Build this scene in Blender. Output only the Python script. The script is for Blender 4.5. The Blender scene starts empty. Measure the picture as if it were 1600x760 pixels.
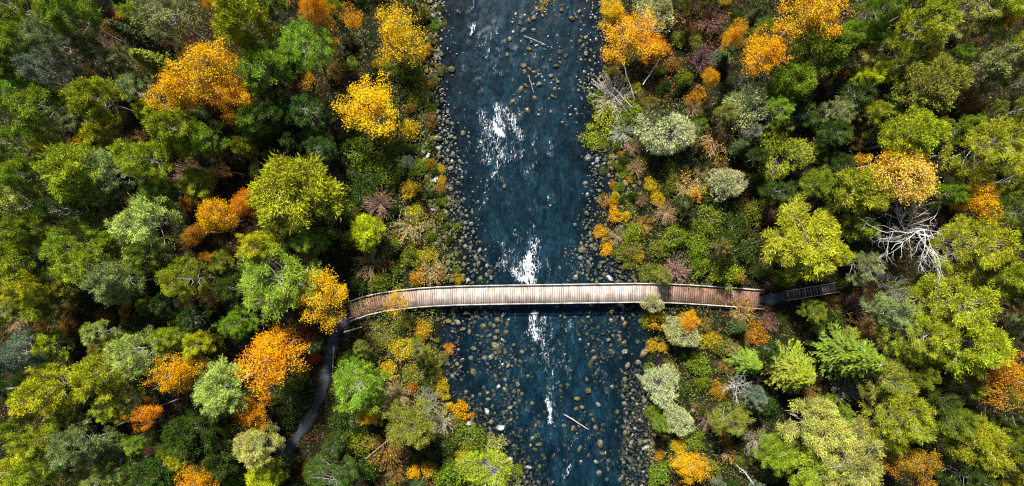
import bpy, bmesh, math, random
import numpy as np
from mathutils import Vector

# ---------------------------------------------------------------- camera, world, sun, exposure
SC = bpy.context.scene
COL = SC.collection
CAMH, FPX = 70.0, 1120.0
cam_data = bpy.data.cameras.new("camera")
cam = bpy.data.objects.new("camera", cam_data); COL.objects.link(cam)
cam.location = (0, 0, CAMH); cam.rotation_euler = (0, 0, 0)
cam_data.sensor_width = 36.0; cam_data.lens = 36.0 * FPX / 1600.0
cam_data.clip_start = 0.5; cam_data.clip_end = 3000
SC.camera = cam

SUN_EL, SUN_AZ = math.radians(51), math.radians(-16)     # azimuth from +Y (photo top), negative = towards photo left
world = bpy.data.worlds.new("World"); SC.world = world; world.use_nodes = True
wn = world.node_tree.nodes; wl = world.node_tree.links
bg = wn.get("Background") or wn.new("ShaderNodeBackground")
sky = wn.new("ShaderNodeTexSky"); sky.sky_type = 'NISHITA'; sky.sun_disc = False
sky.sun_elevation = SUN_EL; sky.sun_rotation = SUN_AZ
wl.new(sky.outputs[0], bg.inputs[0]); bg.inputs[1].default_value = 0.065
sun_data = bpy.data.lights.new("sun", 'SUN'); sun_data.energy = 5.0; sun_data.angle = math.radians(4.0)
sun_data.color = (1.0, 0.96, 0.88)
sun = bpy.data.objects.new("sun", sun_data); COL.objects.link(sun)
sdir = Vector((math.sin(SUN_AZ) * math.cos(SUN_EL), math.cos(SUN_AZ) * math.cos(SUN_EL), math.sin(SUN_EL)))
sun.rotation_euler = (-sdir).to_track_quat('-Z', 'Y').to_euler(); sun.location = sdir * 200
vs = SC.view_settings
vs.view_transform = 'Standard'; vs.look = 'None'; vs.exposure = 1.7; vs.gamma = 1.0; vs.use_curve_mapping = False

SC.cycles.use_denoising = False; SC.cycles.filter_width = 1.2
SC.cycles.max_bounces = 6; SC.cycles.diffuse_bounces = 3; SC.cycles.transparent_max_bounces = 8

# ---------------------------------------------------------------- helpers
def px2w(px, py, z=0.0):
    s = (CAMH - z) / FPX
    return (px - 800) * s, (380 - py) * s

def hashgrid(ix, iy, seed):
    h = (ix.astype(np.int64) * 374761393 + iy.astype(np.int64) * 668265263 + seed * 1442695041) & 0xffffffff
    h = ((h ^ (h >> 13)) * 1274126177) & 0xffffffff
    return ((h ^ (h >> 16)) & 0xffff) / 65535.0

def vnoise(x, y, seed=0):
    x = np.asarray(x, float); y = np.asarray(y, float)
    ix = np.floor(x); iy = np.floor(y); fx = x - ix; fy = y - iy
    fx = fx * fx * (3 - 2 * fx); fy = fy * fy * (3 - 2 * fy)
    a = hashgrid(ix, iy, seed); b = hashgrid(ix + 1, iy, seed); c = hashgrid(ix, iy + 1, seed); d = hashgrid(ix + 1, iy + 1, seed)
    return (a * (1 - fx) + b * fx) * (1 - fy) + (c * (1 - fx) + d * fx) * fy

def fbm(x, y, seed=0, o=4):
    s = 0; a = 0.5; n = 0
    for k in range(o):
        s = s + a * vnoise(np.asarray(x) * 2 ** k, np.asarray(y) * 2 ** k, seed + k * 17); n += a; a *= 0.5
    return s / n

def sstep(a, b, x):
    t = np.clip((np.asarray(x, float) - a) / (b - a), 0, 1); return t * t * (3 - 2 * t)

def norm(v):
    return v / np.maximum(np.linalg.norm(v, axis=-1, keepdims=True), 1e-9)

class QB:
    """collects quads (and their per-face colour/tint) for one mesh"""
    def __init__(s): s.v = []; s.f = []; s.t = []; s.n = 0
    def add(s, V, F, T=None):
        V = np.asarray(V, float).reshape(-1, 3); F = np.asarray(F, np.int64).reshape(-1, 4)
        s.v.append(V); s.f.append(F + s.n); s.n += len(V)
        s.t.append(np.zeros(len(F)) + .5 if T is None else np.asarray(T))
    def tube(s, P, R, k=5):
        P = np.asarray(P, float); R = np.asarray(R, float); n = len(P)
        T = np.empty_like(P); T[1:-1] = P[2:] - P[:-2]; T[0] = P[1] - P[0]; T[-1] = P[-1] - P[-2]; T = norm(T)
        ref = np.array([0.31, 0.95, 0.05]) if abs(T[:, 2]).mean() > .7 else np.array([0.02, 0.05, 1.0])
        U = norm(np.cross(T, ref)); W = np.cross(T, U)
        a = np.arange(k) * 2 * np.pi / k
        ring = P[:, None] + R[:, None, None] * (np.cos(a)[None, :, None] * U[:, None] + np.sin(a)[None, :, None] * W[:, None])
        i = np.arange(n - 1)[:, None] * k; j = np.arange(k)[None]; jn = (j + 1) % k
        F = np.stack([i + j, i + jn, i + k + jn, i + k + j], -1).reshape(-1, 4)
        s.add(ring.reshape(-1, 3), F)
    def blades(s, C, D, L, W, tint, rng, side=None):
        """leaf shaped quads: start C, direction D, length L, width W"""
        n = len(C); D = norm(D)
        r = rng.normal(size=(n, 3)) if side is None else side
        S = norm(np.cross(D, r)); L = np.asarray(L).reshape(-1, 1); W = np.asarray(W).reshape(-1, 1)
        m = C + D * L * .5
        V = np.stack([C, m + S * W * .5, C + D * L, m - S * W * .5], 1)
        s.add(V.reshape(-1, 3), np.arange(n * 4).reshape(-1, 4), tint)
    def mesh(s, name, mat, smooth=False, rgb=None):
        V = np.concatenate(s.v); F = np.concatenate(s.f); T = np.concatenate(s.t)
        me = bpy.data.meshes.new(name)
        me.vertices.add(len(V)); me.vertices.foreach_set("co", V.astype(np.float32).ravel())
        me.loops.add(F.size); me.loops.foreach_set("vertex_index", F.astype(np.int32).ravel())
        me.polygons.add(len(F)); me.polygons.foreach_set("loop_start", (np.arange(len(F)) * 4).astype(np.int32))
        me.polygons.foreach_set("loop_total", np.full(len(F), 4, np.int32))
        if smooth: me.polygons.foreach_set("use_smooth", np.ones(len(F), bool))
        me.update(calc_edges=True)
        if T.ndim == 2:
            at = me.attributes.new("rgb", 'FLOAT_COLOR', 'FACE')
            at.data.foreach_set("color", np.concatenate([T, np.ones((len(T), 1))], 1).astype(np.float32).ravel())
        else:
            at = me.attributes.new("tint", 'FLOAT', 'FACE'); at.data.foreach_set("value", T.astype(np.float32))
        me.materials.append(mat)
        return me

def link(name, data, parent=None, loc=None, color=None):
    o = bpy.data.objects.new(name, data); COL.objects.link(o)
    if parent is not None: o.parent = parent
    if loc is not None: o.location = loc
    if color is not None: o.color = tuple(color) + ((1.0,) if len(color) == 3 else ())
    return o

def tag(o, label=None, cat=None, group=None, kind=None):
    if label: o["label"] = label
    if cat: o["category"] = cat
    if group: o["group"] = group
    if kind: o["kind"] = kind
    return o

# ---------------------------------------------------------------- materials
class NT:
    def __init__(s, name):
        s.m = bpy.data.materials.new(name); s.m.use_nodes = True; s.t = s.m.node_tree; s.t.nodes.clear()
        s.out = s.n("ShaderNodeOutputMaterial")
    def n(s, typ, **kw):
        nd = s.t.nodes.new(typ)
        for k, v in kw.items(): setattr(nd, k, v)
        return nd
    def l(s, a, b): s.t.links.new(a, b)
    def set(s, nd, **kw):
        for k, v in kw.items(): nd.inputs[k.replace('_', ' ')].default_value = v
        return nd
    def math(s, op, a, b=None, c=None, clamp=False):
        nd = s.n("ShaderNodeMath", operation=op, use_clamp=clamp)
        for i, x in enumerate((a, b, c)):
            if x is None: continue
            if hasattr(x, 'is_output'): s.l(x, nd.inputs[i])
            else: nd.inputs[i].default_value = x
        return nd.outputs[0]
    def mix(s, fac, a, b, mode='MIX'):
        nd = s.n("ShaderNodeMix", data_type='RGBA', blend_type=mode)
        for i, x in ((0, fac), (6, a), (7, b)):
            if hasattr(x, 'is_output'): s.l(x, nd.inputs[i])
            else: nd.inputs[i].default_value = x if i == 0 else (tuple(x) + (1,))[:4]
        return nd.outputs[2]
    def noise(s, scale, detail=3, rough=.55, vec=None, dist=0):
        nd = s.n("ShaderNodeTexNoise"); s.set(nd, Scale=scale, Detail=detail, Roughness=rough, Distortion=dist)
        if vec is not None: s.l(vec, nd.inputs['Vector'])
        return nd.outputs['Fac']
    def ramp(s, fac, stops):
        nd = s.n("ShaderNodeValToRGB"); e = nd.color_ramp.elements
        while len(e) < len(stops): e.new(.5)
        for i, (p, c) in enumerate(stops): e[i].position = p; e[i].color = (tuple(c) + (1,))[:4]
        s.l(fac, nd.inputs[0]); return nd.outputs[0]
    def mapr(s, v, a, b, c, d):
        nd = s.n("ShaderNodeMapRange"); s.l(v, nd.inputs[0])
        for i, x in enumerate((a, b, c, d)): nd.inputs[i + 1].default_value = x
        return nd.outputs[0]
    def pos(s): return s.n("ShaderNodeNewGeometry").outputs['Position']
    def attr(s, name): return s.n("ShaderNodeAttribute", attribute_name=name)

def leaf_mat(name, transl=.3, spread=.75, use_rgb=False):
    m = NT(name)
    if use_rgb:
        base = m.attr("rgb").outputs['Color']
    else:
        oi = m.n("ShaderNodeObjectInfo"); tint = m.attr("tint").outputs['Fac']
        val = m.mapr(tint, 0, 1, 1 - spread * .62, 1 + spread * .55)
        hsv = m.n("ShaderNodeHueSaturation"); m.l(oi.outputs['Color'], hsv.inputs['Color']); m.l(val, hsv.inputs['Value'])
        patch = m.noise(.55, 2, .5, m.pos())
        m.l(m.mapr(patch, .3, .7, .484, .516), hsv.inputs['Hue'])
        base = hsv.outputs[0]
    d = m.n("ShaderNodeBsdfDiffuse"); t = m.n("ShaderNodeBsdfTranslucent"); g = m.n("ShaderNodeBsdfGlossy")
    m.l(base, d.inputs[0]); m.l(base, t.inputs[0]); g.inputs['Roughness'].default_value = .45; g.inputs[0].default_value = (.9, .9, .85, 1)
    a = m.n("ShaderNodeMixShader"); a.inputs[0].default_value = transl; m.l(d.outputs[0], a.inputs[1]); m.l(t.outputs[0], a.inputs[2])
    b = m.n("ShaderNodeMixShader"); b.inputs[0].default_value = .005; m.l(a.outputs[0], b.inputs[1]); m.l(g.outputs[0], b.inputs[2])
    m.l(b.outputs[0], m.out.inputs[0]); return m.m

def principled(m, base, rough=.8, bump=None, bdist=.02, bstr=.6, spec=.3):
    p = m.n("ShaderNodeBsdfPrincipled")
    if hasattr(base, 'is_output'): m.l(base, p.inputs['Base Color'])
    else: p.inputs['Base Color'].default_value = (tuple(base) + (1,))[:4]
    if hasattr(rough, 'is_output'): m.l(rough, p.inputs['Roughness'])
    else: p.inputs['Roughness'].default_value = rough
    p.inputs['Specular IOR Level'].default_value = spec
    if bump is not None:
        b = m.n("ShaderNodeBump"); b.inputs['Distance'].default_value = bdist; b.inputs['Strength'].default_value = bstr
        m.l(bump, b.inputs['Height']); m.l(b.outputs[0], p.inputs['Normal'])
    m.l(p.outputs[0], m.out.inputs[0]); return p

M = {}
M['needle'] = leaf_mat('needles', .10, 1.0)
M['leaf'] = leaf_mat('leaves', .26, .8)
M['cover'] = leaf_mat('ground_cover_leaves', .25, use_rgb=True)

m = NT('pine_bark'); n = m.noise(9, 4, .6, m.pos()); n2 = m.noise(1.1, 2, .5, m.pos())
c = m.mix(m.mapr(n2, .35, .65, 0, 1), (.20, .17, .155), (.27, .235, .21)); c = m.mix(m.mapr(n, .45, .7, 0, 1), c, (.36, .36, .34))
principled(m, c, .9, n); M['pine_bark'] = m.m
m = NT('birch_bark'); mp = m.n("ShaderNodeMapping"); m.l(m.pos(), mp.inputs[0]); mp.inputs['Scale'].default_value = (3, 3, 9)
n = m.noise(1.2, 4, .65, mp.outputs[0])
principled(m, m.ramp(n, [(.38, (.06, .05, .045)), (.47, (.42, .37, .32)), (.7, (.62, .58, .52))]), .75, n); M['birch_bark'] = m.m
m = NT('dead_wood'); n = m.noise(6, 4, .6, m.pos())
principled(m, m.ramp(n, [(.3, (.26, .24, .22)), (.6, (.46, .44, .41)), (.8, (.56, .54, .51))]), .85, n); M['dead_wood'] = m.m
m = NT('grey_driftwood'); n = m.noise(6, 4, .6, m.pos())
principled(m, m.ramp(n, [(.3, (.10, .09, .08)), (.6, (.24, .22, .20)), (.8, (.36, .34, .31))]), .85, n); M['driftwood'] = m.m
m = NT('twig_bark'); oi = m.n("ShaderNodeObjectInfo"); n = m.noise(5, 3, .6, m.pos())
hs = m.n("ShaderNodeHueSaturation"); m.l(oi.outputs['Color'], hs.inputs['Color']); m.l(m.mapr(n, .3, .7, .6, 1.35), hs.inputs['Value'])
principled(m, hs.outputs[0], .9); M['twig'] = m.m

# rock: object colour = stone colour, object alpha = how mossy it is
def rock_mat(name, per_face=False):
    m = NT(name); P = m.pos()
    tc = m.n("ShaderNodeTexCoord"); oi = m.n("ShaderNodeObjectInfo")
    n = m.noise(7, 5, .65, P); n2 = m.noise(3.6, 4, .65, P)
    if per_face:
        stone = m.attr("rgb").outputs['Color']; al = .3
    else:
        stone = oi.outputs['Color']; al = oi.outputs['Alpha']
    hs = m.n("ShaderNodeHueSaturation"); m.l(stone, hs.inputs['Color']); m.l(m.mapr(n, .36, .64, .22, 1.5), hs.inputs['Value'])
    geo = m.n("ShaderNodeNewGeometry"); sp = m.n("ShaderNodeSeparateXYZ"); m.l(geo.outputs['Normal'], sp.inputs[0])
    up = m.mapr(sp.outputs[2], .1, .9, -.25, .25)
    f = m.math('ADD', m.math('ADD', n2, up), m.math('MULTIPLY', m.math('SUBTRACT', al, .5), .62))
    f = m.mapr(f, .50, .62, 0, .92)
    moss = m.ramp(n, [(.32, (.010, .012, .003)), (.5, (.040, .041, .006)), (.70, (.15, .125, .012))])
    mh = m.n('ShaderNodeHueSaturation'); m.l(moss, mh.inputs['Color']); m.l(m.mapr(oi.outputs['Random'], 0, 1, .455, .51), mh.inputs['Hue']); m.l(m.mapr(oi.outputs['Random'], 0, 1, 1.5, .6), mh.inputs['Value'])
    c = m.mix(f, hs.outputs[0], mh.outputs[0] if not per_face else moss)
    sz = m.n("ShaderNodeSeparateXYZ"); m.l(P, sz.inputs[0])
    wet = m.mapr(m.math('ADD', sz.outputs[2], m.math('MULTIPLY', n, .12)), .15, .34, 1, 0)
    c = m.mix(m.math('MULTIPLY', wet, .80), c, (.010, .012, .012))
    principled(m, c, m.mapr(wet, 0, 1, .85, .3), n, .03, .7); return m.m
M['rock'] = rock_mat('mossy_stone'); M['cobble'] = rock_mat('cobble_stone', True)

# forest floor
m = NT('forest_floor'); P = m.pos()
a = m.noise(.28, 4, .6, P); b = m.noise(2.5, 5, .65, P); c_ = m.noise(11, 4, .7, P)
base = m.ramp(b, [(.3, (.003, .003, .0025)), (.5, (.008, .0085, .005)), (.68, (.014, .018, .006)), (.8, (.022, .017, .008))])
red = m.ramp(c_, [(.35, (.006, .004, .003)), (.6, (.022, .009, .006)), (.75, (.07, .026, .012))])
col = m.mix(m.mapr(a, .5, .66, 0, .8), base, red)
sz = m.n("ShaderNodeSeparateXYZ"); m.l(P, sz.inputs[0])
bed = m.mapr(sz.outputs[2], -.05, .35, 1, 0)
col = m.mix(bed, col, m.ramp(b, [(.35, (.0015, .0022, .0028)), (.7, (.006, .0066, .006))]))
principled(m, col, .95, c_, .06, .8, .04); M['ground'] = m.m

m = NT('path_gravel'); P = m.pos(); n = m.noise(14, 5, .7, P); n2 = m.noise(1.2, 3, .6, P)
c = m.ramp(n, [(.3, (.012, .014, .018)), (.55, (.034, .039, .048)), (.75, (.095, .105, .115))]); c = m.mix(m.mapr(n2, .55, .75, 0, .5), c, (.06, .05, .035))
principled(m, c, .95, n, .03, .8, .08); M['gravel'] = m.m

# planks: weathered timber, object colour = tone of that plank, with sun and shade along the deck
m = NT('weathered_timber'); tc = m.n("ShaderNodeTexCoord"); oi = m.n("ShaderNodeObjectInfo")
mp = m.n("ShaderNodeMapping"); m.l(tc.outputs['Object'], mp.inputs[0]); mp.inputs['Scale'].default_value = (30, 2.0, 4)
ad = m.n("ShaderNodeVectorMath", operation='ADD'); m.l(mp.outputs[0], ad.inputs[0]); m.l(oi.outputs['Location'], ad.inputs[1])
n = m.noise(1, 4, .6, ad.outputs[0]); n2 = m.noise(1.5, 3, .6, m.pos())
hs = m.n("ShaderNodeHueSaturation"); m.l(oi.outputs['Color'], hs.inputs['Color']); m.l(m.math('MULTIPLY', m.mapr(n, .3, .7, .72, 1.2), m.mapr(n2, .3, .7, .62, 1.2)), hs.inputs['Value'])
principled(m, hs.outputs[0], .85, n, .006, .5); M['timber'] = m.m

# water
m = NT('river_water'); P = m.pos()
mp = m.n("ShaderNodeMapping"); m.l(P, mp.inputs[0]); mp.inputs['Scale'].default_value = (1.25, .62, 1)
big = m.noise(.75, 4, .62, mp.outputs[0], .6); mid = m.noise(2.6, 5, .68, mp.outputs[0], .8); fine = m.noise(8, 4, .65, mp.outputs[0], .5)
f = m.math('ADD', m.math('ADD', m.math('MULTIPLY', big, .36), m.math('MULTIPLY', mid, .38)), m.math('MULTIPLY', fine, .26))
col = m.ramp(f, [(.37, (.0005, .0020, .0036)), (.48, (.0014, .0068, .0112)), (.57, (.0040, .0162, .0255)), (.68, (.020, .052, .072))])  # sky reflection on ripples put into the colour as light and dark mottling
fo = m.attr("foam").outputs['Fac']
mpf = m.n("ShaderNodeMapping"); m.l(P, mpf.inputs[0]); mpf.inputs['Scale'].default_value = (2.0, .70, 1)
fn = m.noise(1.25, 5, .62, mpf.outputs[0], 1.3); fn2 = m.noise(5.0, 4, .7, mpf.outputs[0], .8)
ridge = m.math('MAXIMUM', m.math('SUBTRACT', 1.0, m.math('MULTIPLY', m.math('ABSOLUTE', m.math('SUBTRACT', fn, .5)), 9.0)), 0.0)
core = m.math('MULTIPLY', m.math('MAXIMUM', m.math('SUBTRACT', fo, .74), 0.0), 2.4)
sig = m.math('ADD', m.math('MULTIPLY', m.math('MULTIPLY', ridge, fo), 1.45), core)
sig = m.math('MULTIPLY', sig, m.mapr(fn2, .34, .66, .15, 1.35))
fm = m.mapr(sig, .50, 1.1, 0, .95)
fm = m.math('MULTIPLY', fm, m.mapr(fo, .08, .3, 0, 1))
col2 = m.mix(fm, col, (.60, .63, .65))
bump = m.math('ADD', m.math('MULTIPLY', mid, .6), m.math('MULTIPLY', fine, .3)); 
p = principled(m, col2, m.mapr(fm, 0, 1, .32, .8), bump, .07, .6, .05)
dep = m.attr("depth").outputs['Fac']
al = m.mapr(dep, 0, 1, .30, .97)
m.l(m.math('MAXIMUM', al, fm), p.inputs['Alpha']); M['water'] = m.m

# ---------------------------------------------------------------- terrain
LE = np.array([(-4000, 686), (0, 686), (100, 684), (200, 684), (300, 703), (360, 712), (430, 722), (470, 706), (520, 690), (600, 696), (650, 735), (690, 778), (720, 798), (760, 822), (900, 850), (5000, 850)], float)
RE = np.array([(-4000, 955), (0, 950), (150, 946), (220, 936), (300, 958), (340, 940), (400, 965), (440, 985), (480, 1006), (560, 1015), (640, 1016), (700, 1008), (760, 1012), (900, 1020), (5000, 1020)], float)
def edges_px(py): return np.interp(py, LE[:, 0], LE[:, 1]), np.interp(py, RE[:, 0], RE[:, 1])
def bank_dist(x, y):
    py = 380 - np.asarray(y) * 16.0
    l, r = edges_px(py)
    wob = (vnoise(np.asarray(y) * .8, np.asarray(x) * .2, 5) - .5) * .9
    return np.maximum((l - 800) / 16 - np.asarray(x), np.asarray(x) - (r - 800) / 16) + wob
def gz(x, y):
    x = np.asarray(x, float); y = np.asarray(y, float)
    d = bank_dist(x, y)
    h = np.where(d > 0, 1.35 * (1 - np.exp(-np.maximum(d, 0) / 4.5)), -1.0 * sstep(0, 2.8, -d))
    h = h + np.where(d > .3, (fbm(x * .22, y * .22, 11) - .5) * .9 * sstep(.3, 4, d), 0)
    h = h + (fbm(x * .9, y * .9, 31, 3) - .5) * .25 * sstep(-2, 1, d)
    h = h + 2.0 * sstep(26.5, 33, x) * sstep(60, 30, np.abs(y)) + .8 * sstep(-12, -40, x)
    return h
def gz1(x, y): return float(gz(np.array([x]), np.array([y]))[0])
def place(px, py, dz=0.0):
    z = 1.5
    for _ in range(6):
        x, y = px2w(px, py, z + dz); z = gz1(x, y)
    return x, y, z

def axis(a, b, step, far):
    core = np.arange(a, b + 1e-6, step); out = []; d = step
    while (out[-1] if out else 0) < far: d *= 1.35; out.append((out[-1] if out else 0) + d)
    out = np.array(out)
    return np.concatenate([a - out[::-1], core, b + out])
def grid(name, xs, ys, zf, mat, zoff=0):
    X, Y = np.meshgrid(xs, ys); Z = zf(X, Y) + zoff
    V = np.stack([X, Y, Z], -1).reshape(-1, 3); nx, ny = len(xs), len(ys)
    i = (np.arange(ny - 1)[:, None] * nx + np.arange(nx - 1)[None]).ravel()
    q = QB(); q.add(V, np.stack([i, i + 1, i + nx + 1, i + nx], -1)); me = q.mesh(name, mat, True)
    return me, X.ravel(), Y.ravel()

me, _, _ = grid("ground", axis(-60, 60, .4, 900), axis(-32, 32, .4, 900), gz, M['ground'])
tag(link("ground", me), "dark forest floor of moss, soil and fallen leaves", None, None, "structure")

# foam strokes along the rapids in the photograph: x0,y0,x1,y1,half width px,strength
FOAM = [(737, -20, 737, 20, 6, .6), (738, 40, 736, 52, 7, .8), (762, 55, 768, 75, 5, .35), (733, 66, 742, 75, 5, .4), (742, 110, 752, 140, 12, .38),
        (775, 168, 785, 200, 10, .75), (770, 196, 782, 208, 12, 1.0), (752, 175, 758, 205, 9, .6), (790, 175, 815, 214, 9, .72), (765, 205, 782, 245, 16, .6), (752, 212, 758, 255, 8, .62),
        (782, 240, 776, 275, 9, .68), (790, 250, 808, 240, 8, .6), (764, 280, 758, 290, 6, .55), (800, 270, 806, 268, 5, .4), (835, 215, 838, 240, 5, .5), (800, 210, 812, 235, 12, .45),
        (825, 240, 830, 300, 9, .28), (828, 325, 832, 330, 6, .45), (858, 308, 860, 322, 5, .6), (866, 304, 868, 316, 4, .55), (846, 326, 858, 326, 5, .4), (793, 380, 797, 388, 5, .5),
        (793, 385, 800, 420, 9, .5), (836, 376, 834, 420, 10, .7), (826, 402, 830, 436, 13, 1.0), (808, 425, 826, 440, 12, .85), (805, 395, 822, 425, 12, .5), (850, 405, 862, 434, 5, .55), (852, 380, 856, 400, 8, .35),
        (832, 492, 834, 528, 9, .85), (846, 495, 850, 520, 7, .6), (858, 495, 862, 515, 7, .5), (846, 510, 856, 560, 9, .62), (862, 520, 858, 545, 6, .5), (850, 545, 856, 590, 9, .5), (866, 560, 870, 578, 6, .5),
        (862, 605, 864, 630, 7, .62), (858, 625, 862, 660, 7, .85), (866, 625, 871, 650, 5, .5), (872, 560, 864, 600, 7, .35), (880, 745, 884, 760, 6, .4), (868, 720, 872, 735, 5, .3),
        (895, 230, 900, 246, 5, .35), (834, 200, 838, 244, 5, .45), (868, 175, 880, 200, 6, .25), (815, 150, 800, 190, 8, .35)]
_g = np.random.default_rng(88); _new = []
for (_a, _b, _c, _d, _w, _s) in FOAM:
    if _w < 8: _new.append((_a, _b, _c, _d, _w * .7, _s)); continue
    _new.append((_a, _b, _c, _d, _w, _s))
FOAM = _new
for _k in range(150):
    _y = _g.choice([_g.uniform(-10, 150), _g.normal(225, 45), _g.normal(225, 40), _g.normal(395, 35), _g.normal(530, 40), _g.uniform(560, 760)])
    _x = np.interp(_y, [0, 150, 230, 400, 540, 760], [760, 775, 790, 820, 850, 872]) + _g.normal() * 30
    _l = _g.uniform(4, 20); FOAM.append((_x, _y, _x + _g.normal() * 5, _y + _l, _g.uniform(2, 6), _g.uniform(.3, .62)))
def foam_w(X, Y):
    PX = 800 + X * 16; PY = 380 - Y * 16
    wx = (fbm(X * .9, Y * .9, 51, 3) - .5) * 14; PX = PX + wx
    f = np.zeros_like(X)
    for x0, y0, x1, y1, w, s in FOAM:
        dx, dy = x1 - x0, y1 - y0; L2 = max(dx * dx + dy * dy, 1e-6)
        t = np.clip(((PX - x0) * dx + (PY - y0) * dy) / L2, 0, 1)
        d2 = (PX - x0 - t * dx) ** 2 + (PY - y0 - t * dy) ** 2
        f = np.maximum(f, min(s, .95) * np.exp(-d2 / (1.2 * w) ** 2))
    return f
def water_z(X, Y):
    f = foam_w(X, Y)
    w = (fbm(X * 1.6, Y * .8, 71, 3) - .5) * .08 + (fbm(X * .5, Y * .35, 72, 2) - .5) * .10
    return w * (1 + 1.6 * f) + f * .12 * fbm(X * 4, Y * 3, 75, 2)
me, X, Y = grid("water", axis(-9.5, 15, .11, 60), axis(-27, 27, .12, 900), water_z, M['water'])
at = me.attributes.new("foam", 'FLOAT', 'POINT'); at.data.foreach_set("value", foam_w(X, Y).astype(np.float32))
dp = sstep(.1, 5.2, -bank_dist(X, Y) + (fbm(X * .5, Y * .5, 44, 3) - .5) * 2.5)
at = me.attributes.new("depth", 'FLOAT', 'POINT'); at.data.foreach_set("value", dp.astype(np.float32))
tag(link("water", me), "dark blue river water with white foaming rapids", None, None, "structure")

# gravel paths: ribbons on the terrain
def ribbon(name, pts, halfw, label, mat, seed):
    rng = np.random.default_rng(seed)
    P = np.array([place(px, py)[:2] for px, py in pts]); s = np.r_[0, np.cumsum(np.linalg.norm(np.diff(P, axis=0), axis=1))]
    n = int(s[-1] / .25) + 2; t = np.linspace(0, s[-1], n); C = np.stack([np.interp(t, s, P[:, 0]), np.interp(t, s, P[:, 1])], 1)
    for _ in range(12): C[1:-1] = (C[:-2] + 2 * C[1:-1] + C[2:]) / 4
    T = norm(np.gradient(C, axis=0)); N = np.stack([-T[:, 1], T[:, 0]], 1); k = 9
    u = np.linspace(-1, 1, k); hw = halfw * (1 + (vnoise(t * 1.3, t * 0, seed) - .5) * .8)
    Q = C[:, None] + N[:, None] * (u[None, :, None] * hw[:, None, None])
    Z = gz(Q[..., 0], Q[..., 1]) + .05 * (1 - u[None] ** 2) + .01
    Z[:, 0] -= .1; Z[:, -1] -= .1
    V = np.concatenate([Q, Z[..., None]], -1).reshape(-1, 3)
    i = (np.arange(n - 1)[:, None] * k + np.arange(k - 1)[None]).ravel()
    q = QB(); q.add(V, np.stack([i, i + k, i + k + 1, i + 1], -1)); tag(link(name, q.mesh(name, mat, True)), label, None, None, "structure")
PATH_L = [(556, 492), (536, 500), (522, 520), (516, 555), (506, 600), (490, 645), (470, 675), (448, 702), (425, 725), (395, 760), (360, 800)]
PATH_R = [(1180, 468), (1205, 469), (1229, 462)]
PATH_R2 = [(1300, 450), (1330, 442), (1362, 434), (1390, 430)]
ribbon("path", PATH_L, .62, "grey gravel footpath curving down from the footbridge's left end", M['gravel'], 3)
ribbon("path", PATH_R, .62, "short grey gravel landing between footbridge and wooden stairs", M['gravel'], 4)
ribbon("path", PATH_R2, .38, "shaded narrow path beyond the top of the wooden stairs", M['gravel'], 5)

# ---------------------------------------------------------------- tree prototypes (shared mesh data)
def pine_proto(seed, H=12., R=3., clump=1.0, nl=36, low=.42):
    g = np.random.default_rng(seed); w = QB(); f = QB()
    k = 9; tz = np.linspace(0, 1, k); wob = np.cumsum(g.normal(size=(k, 2)) * .09, 0); wob -= wob[0]
    TP = np.c_[wob, tz * H * .97]; w.tube(TP, np.interp(tz, [0, .3, 1], [.17, .12, .02]), 7)
    lop = g.uniform(0, 6.28); C = []; O = []
    for i in range(nl):
        t = low + (.985 - low) * ((i + g.uniform(.2, .8)) / nl) ** .9; az = i * 2.4 + g.normal() * .35
        prof = math.sqrt(max(.03, 1 - ((t - .58) / .46) ** 2)); L = R * prof * g.uniform(.62, 1.12) * (1 + .14 * math.cos(az - lop))
        el = math.radians(g.uniform(-4, 24) + (t - low) * 55)
        p0 = np.array([np.interp(t, tz, TP[:, 0]), np.interp(t, tz, TP[:, 1]), t * H * .97])
        d = np.array([math.cos(az) * math.cos(el), math.sin(az) * math.cos(el), math.sin(el)])
        sd = np.array([-math.sin(az), math.cos(az), 0]); bend = g.normal() * .14; s = np.linspace(0, 1, 6)[:, None]
        fp = lambda q: p0 + d * (L * q) + np.array([0, 0, 1.]) * (L * .16 * q * q) + sd * (L * bend * q * q)
        w.tube(np.array([fp(q) for q in np.linspace(0, 1, 6)]), np.linspace(.02 + .03 * L / R, .010, 6), 4)
        C.append(fp(1.0)); O.append(d)
        for q in g.uniform(.38, 1., 7):
            b = fp(q); sg = g.choice([-1, 1]); a2 = az + sg * g.uniform(.4, 1.3); l2 = (.18 + .36 * L * (1.15 - .6 * q)) * g.uniform(.6, 1.1)
            d2 = np.array([math.cos(a2), math.sin(a2), g.uniform(.1, .6)]); e = b + d2 * l2
            w.tube(np.array([b, b + d2 * l2 * .5 + [0, 0, -.02], e]), [.014, .011, .006], 3)
            C.append(e); O.append(d2); 
            if g.random() < .75: C.append(b + d2 * l2 * .55); O.append(d2)
    for k2 in range(5): C.append(np.array([TP[-1, 0], TP[-1, 1], H * .97]) + g.normal(size=3) * [.25, .25, .2]); O.append(np.array([0, 0, 1.]))
    C = np.array(C); O = np.array(O); nb = 58
    ct = np.clip(.5 + g.normal(size=len(C)) * .26, 0, 1)
    CC = np.repeat(C, nb, 0); D = norm(g.normal(size=CC.shape) * .62 + np.repeat(norm(O), nb, 0) * .75 + [0, 0, .40])
    f.blades(CC + g.normal(size=CC.shape) * .15 * clump, D, g.uniform(.15, .34, len(CC)) * clump, g.uniform(.030, .052, len(CC)) * clump, np.clip(np.repeat(ct, nb) + g.normal(size=len(CC)) * .13, 0, 1), g)
    return w.mesh("pine_trunk", M['pine_bark'], True), f.mesh("pine_crown", M['needle'])

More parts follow.
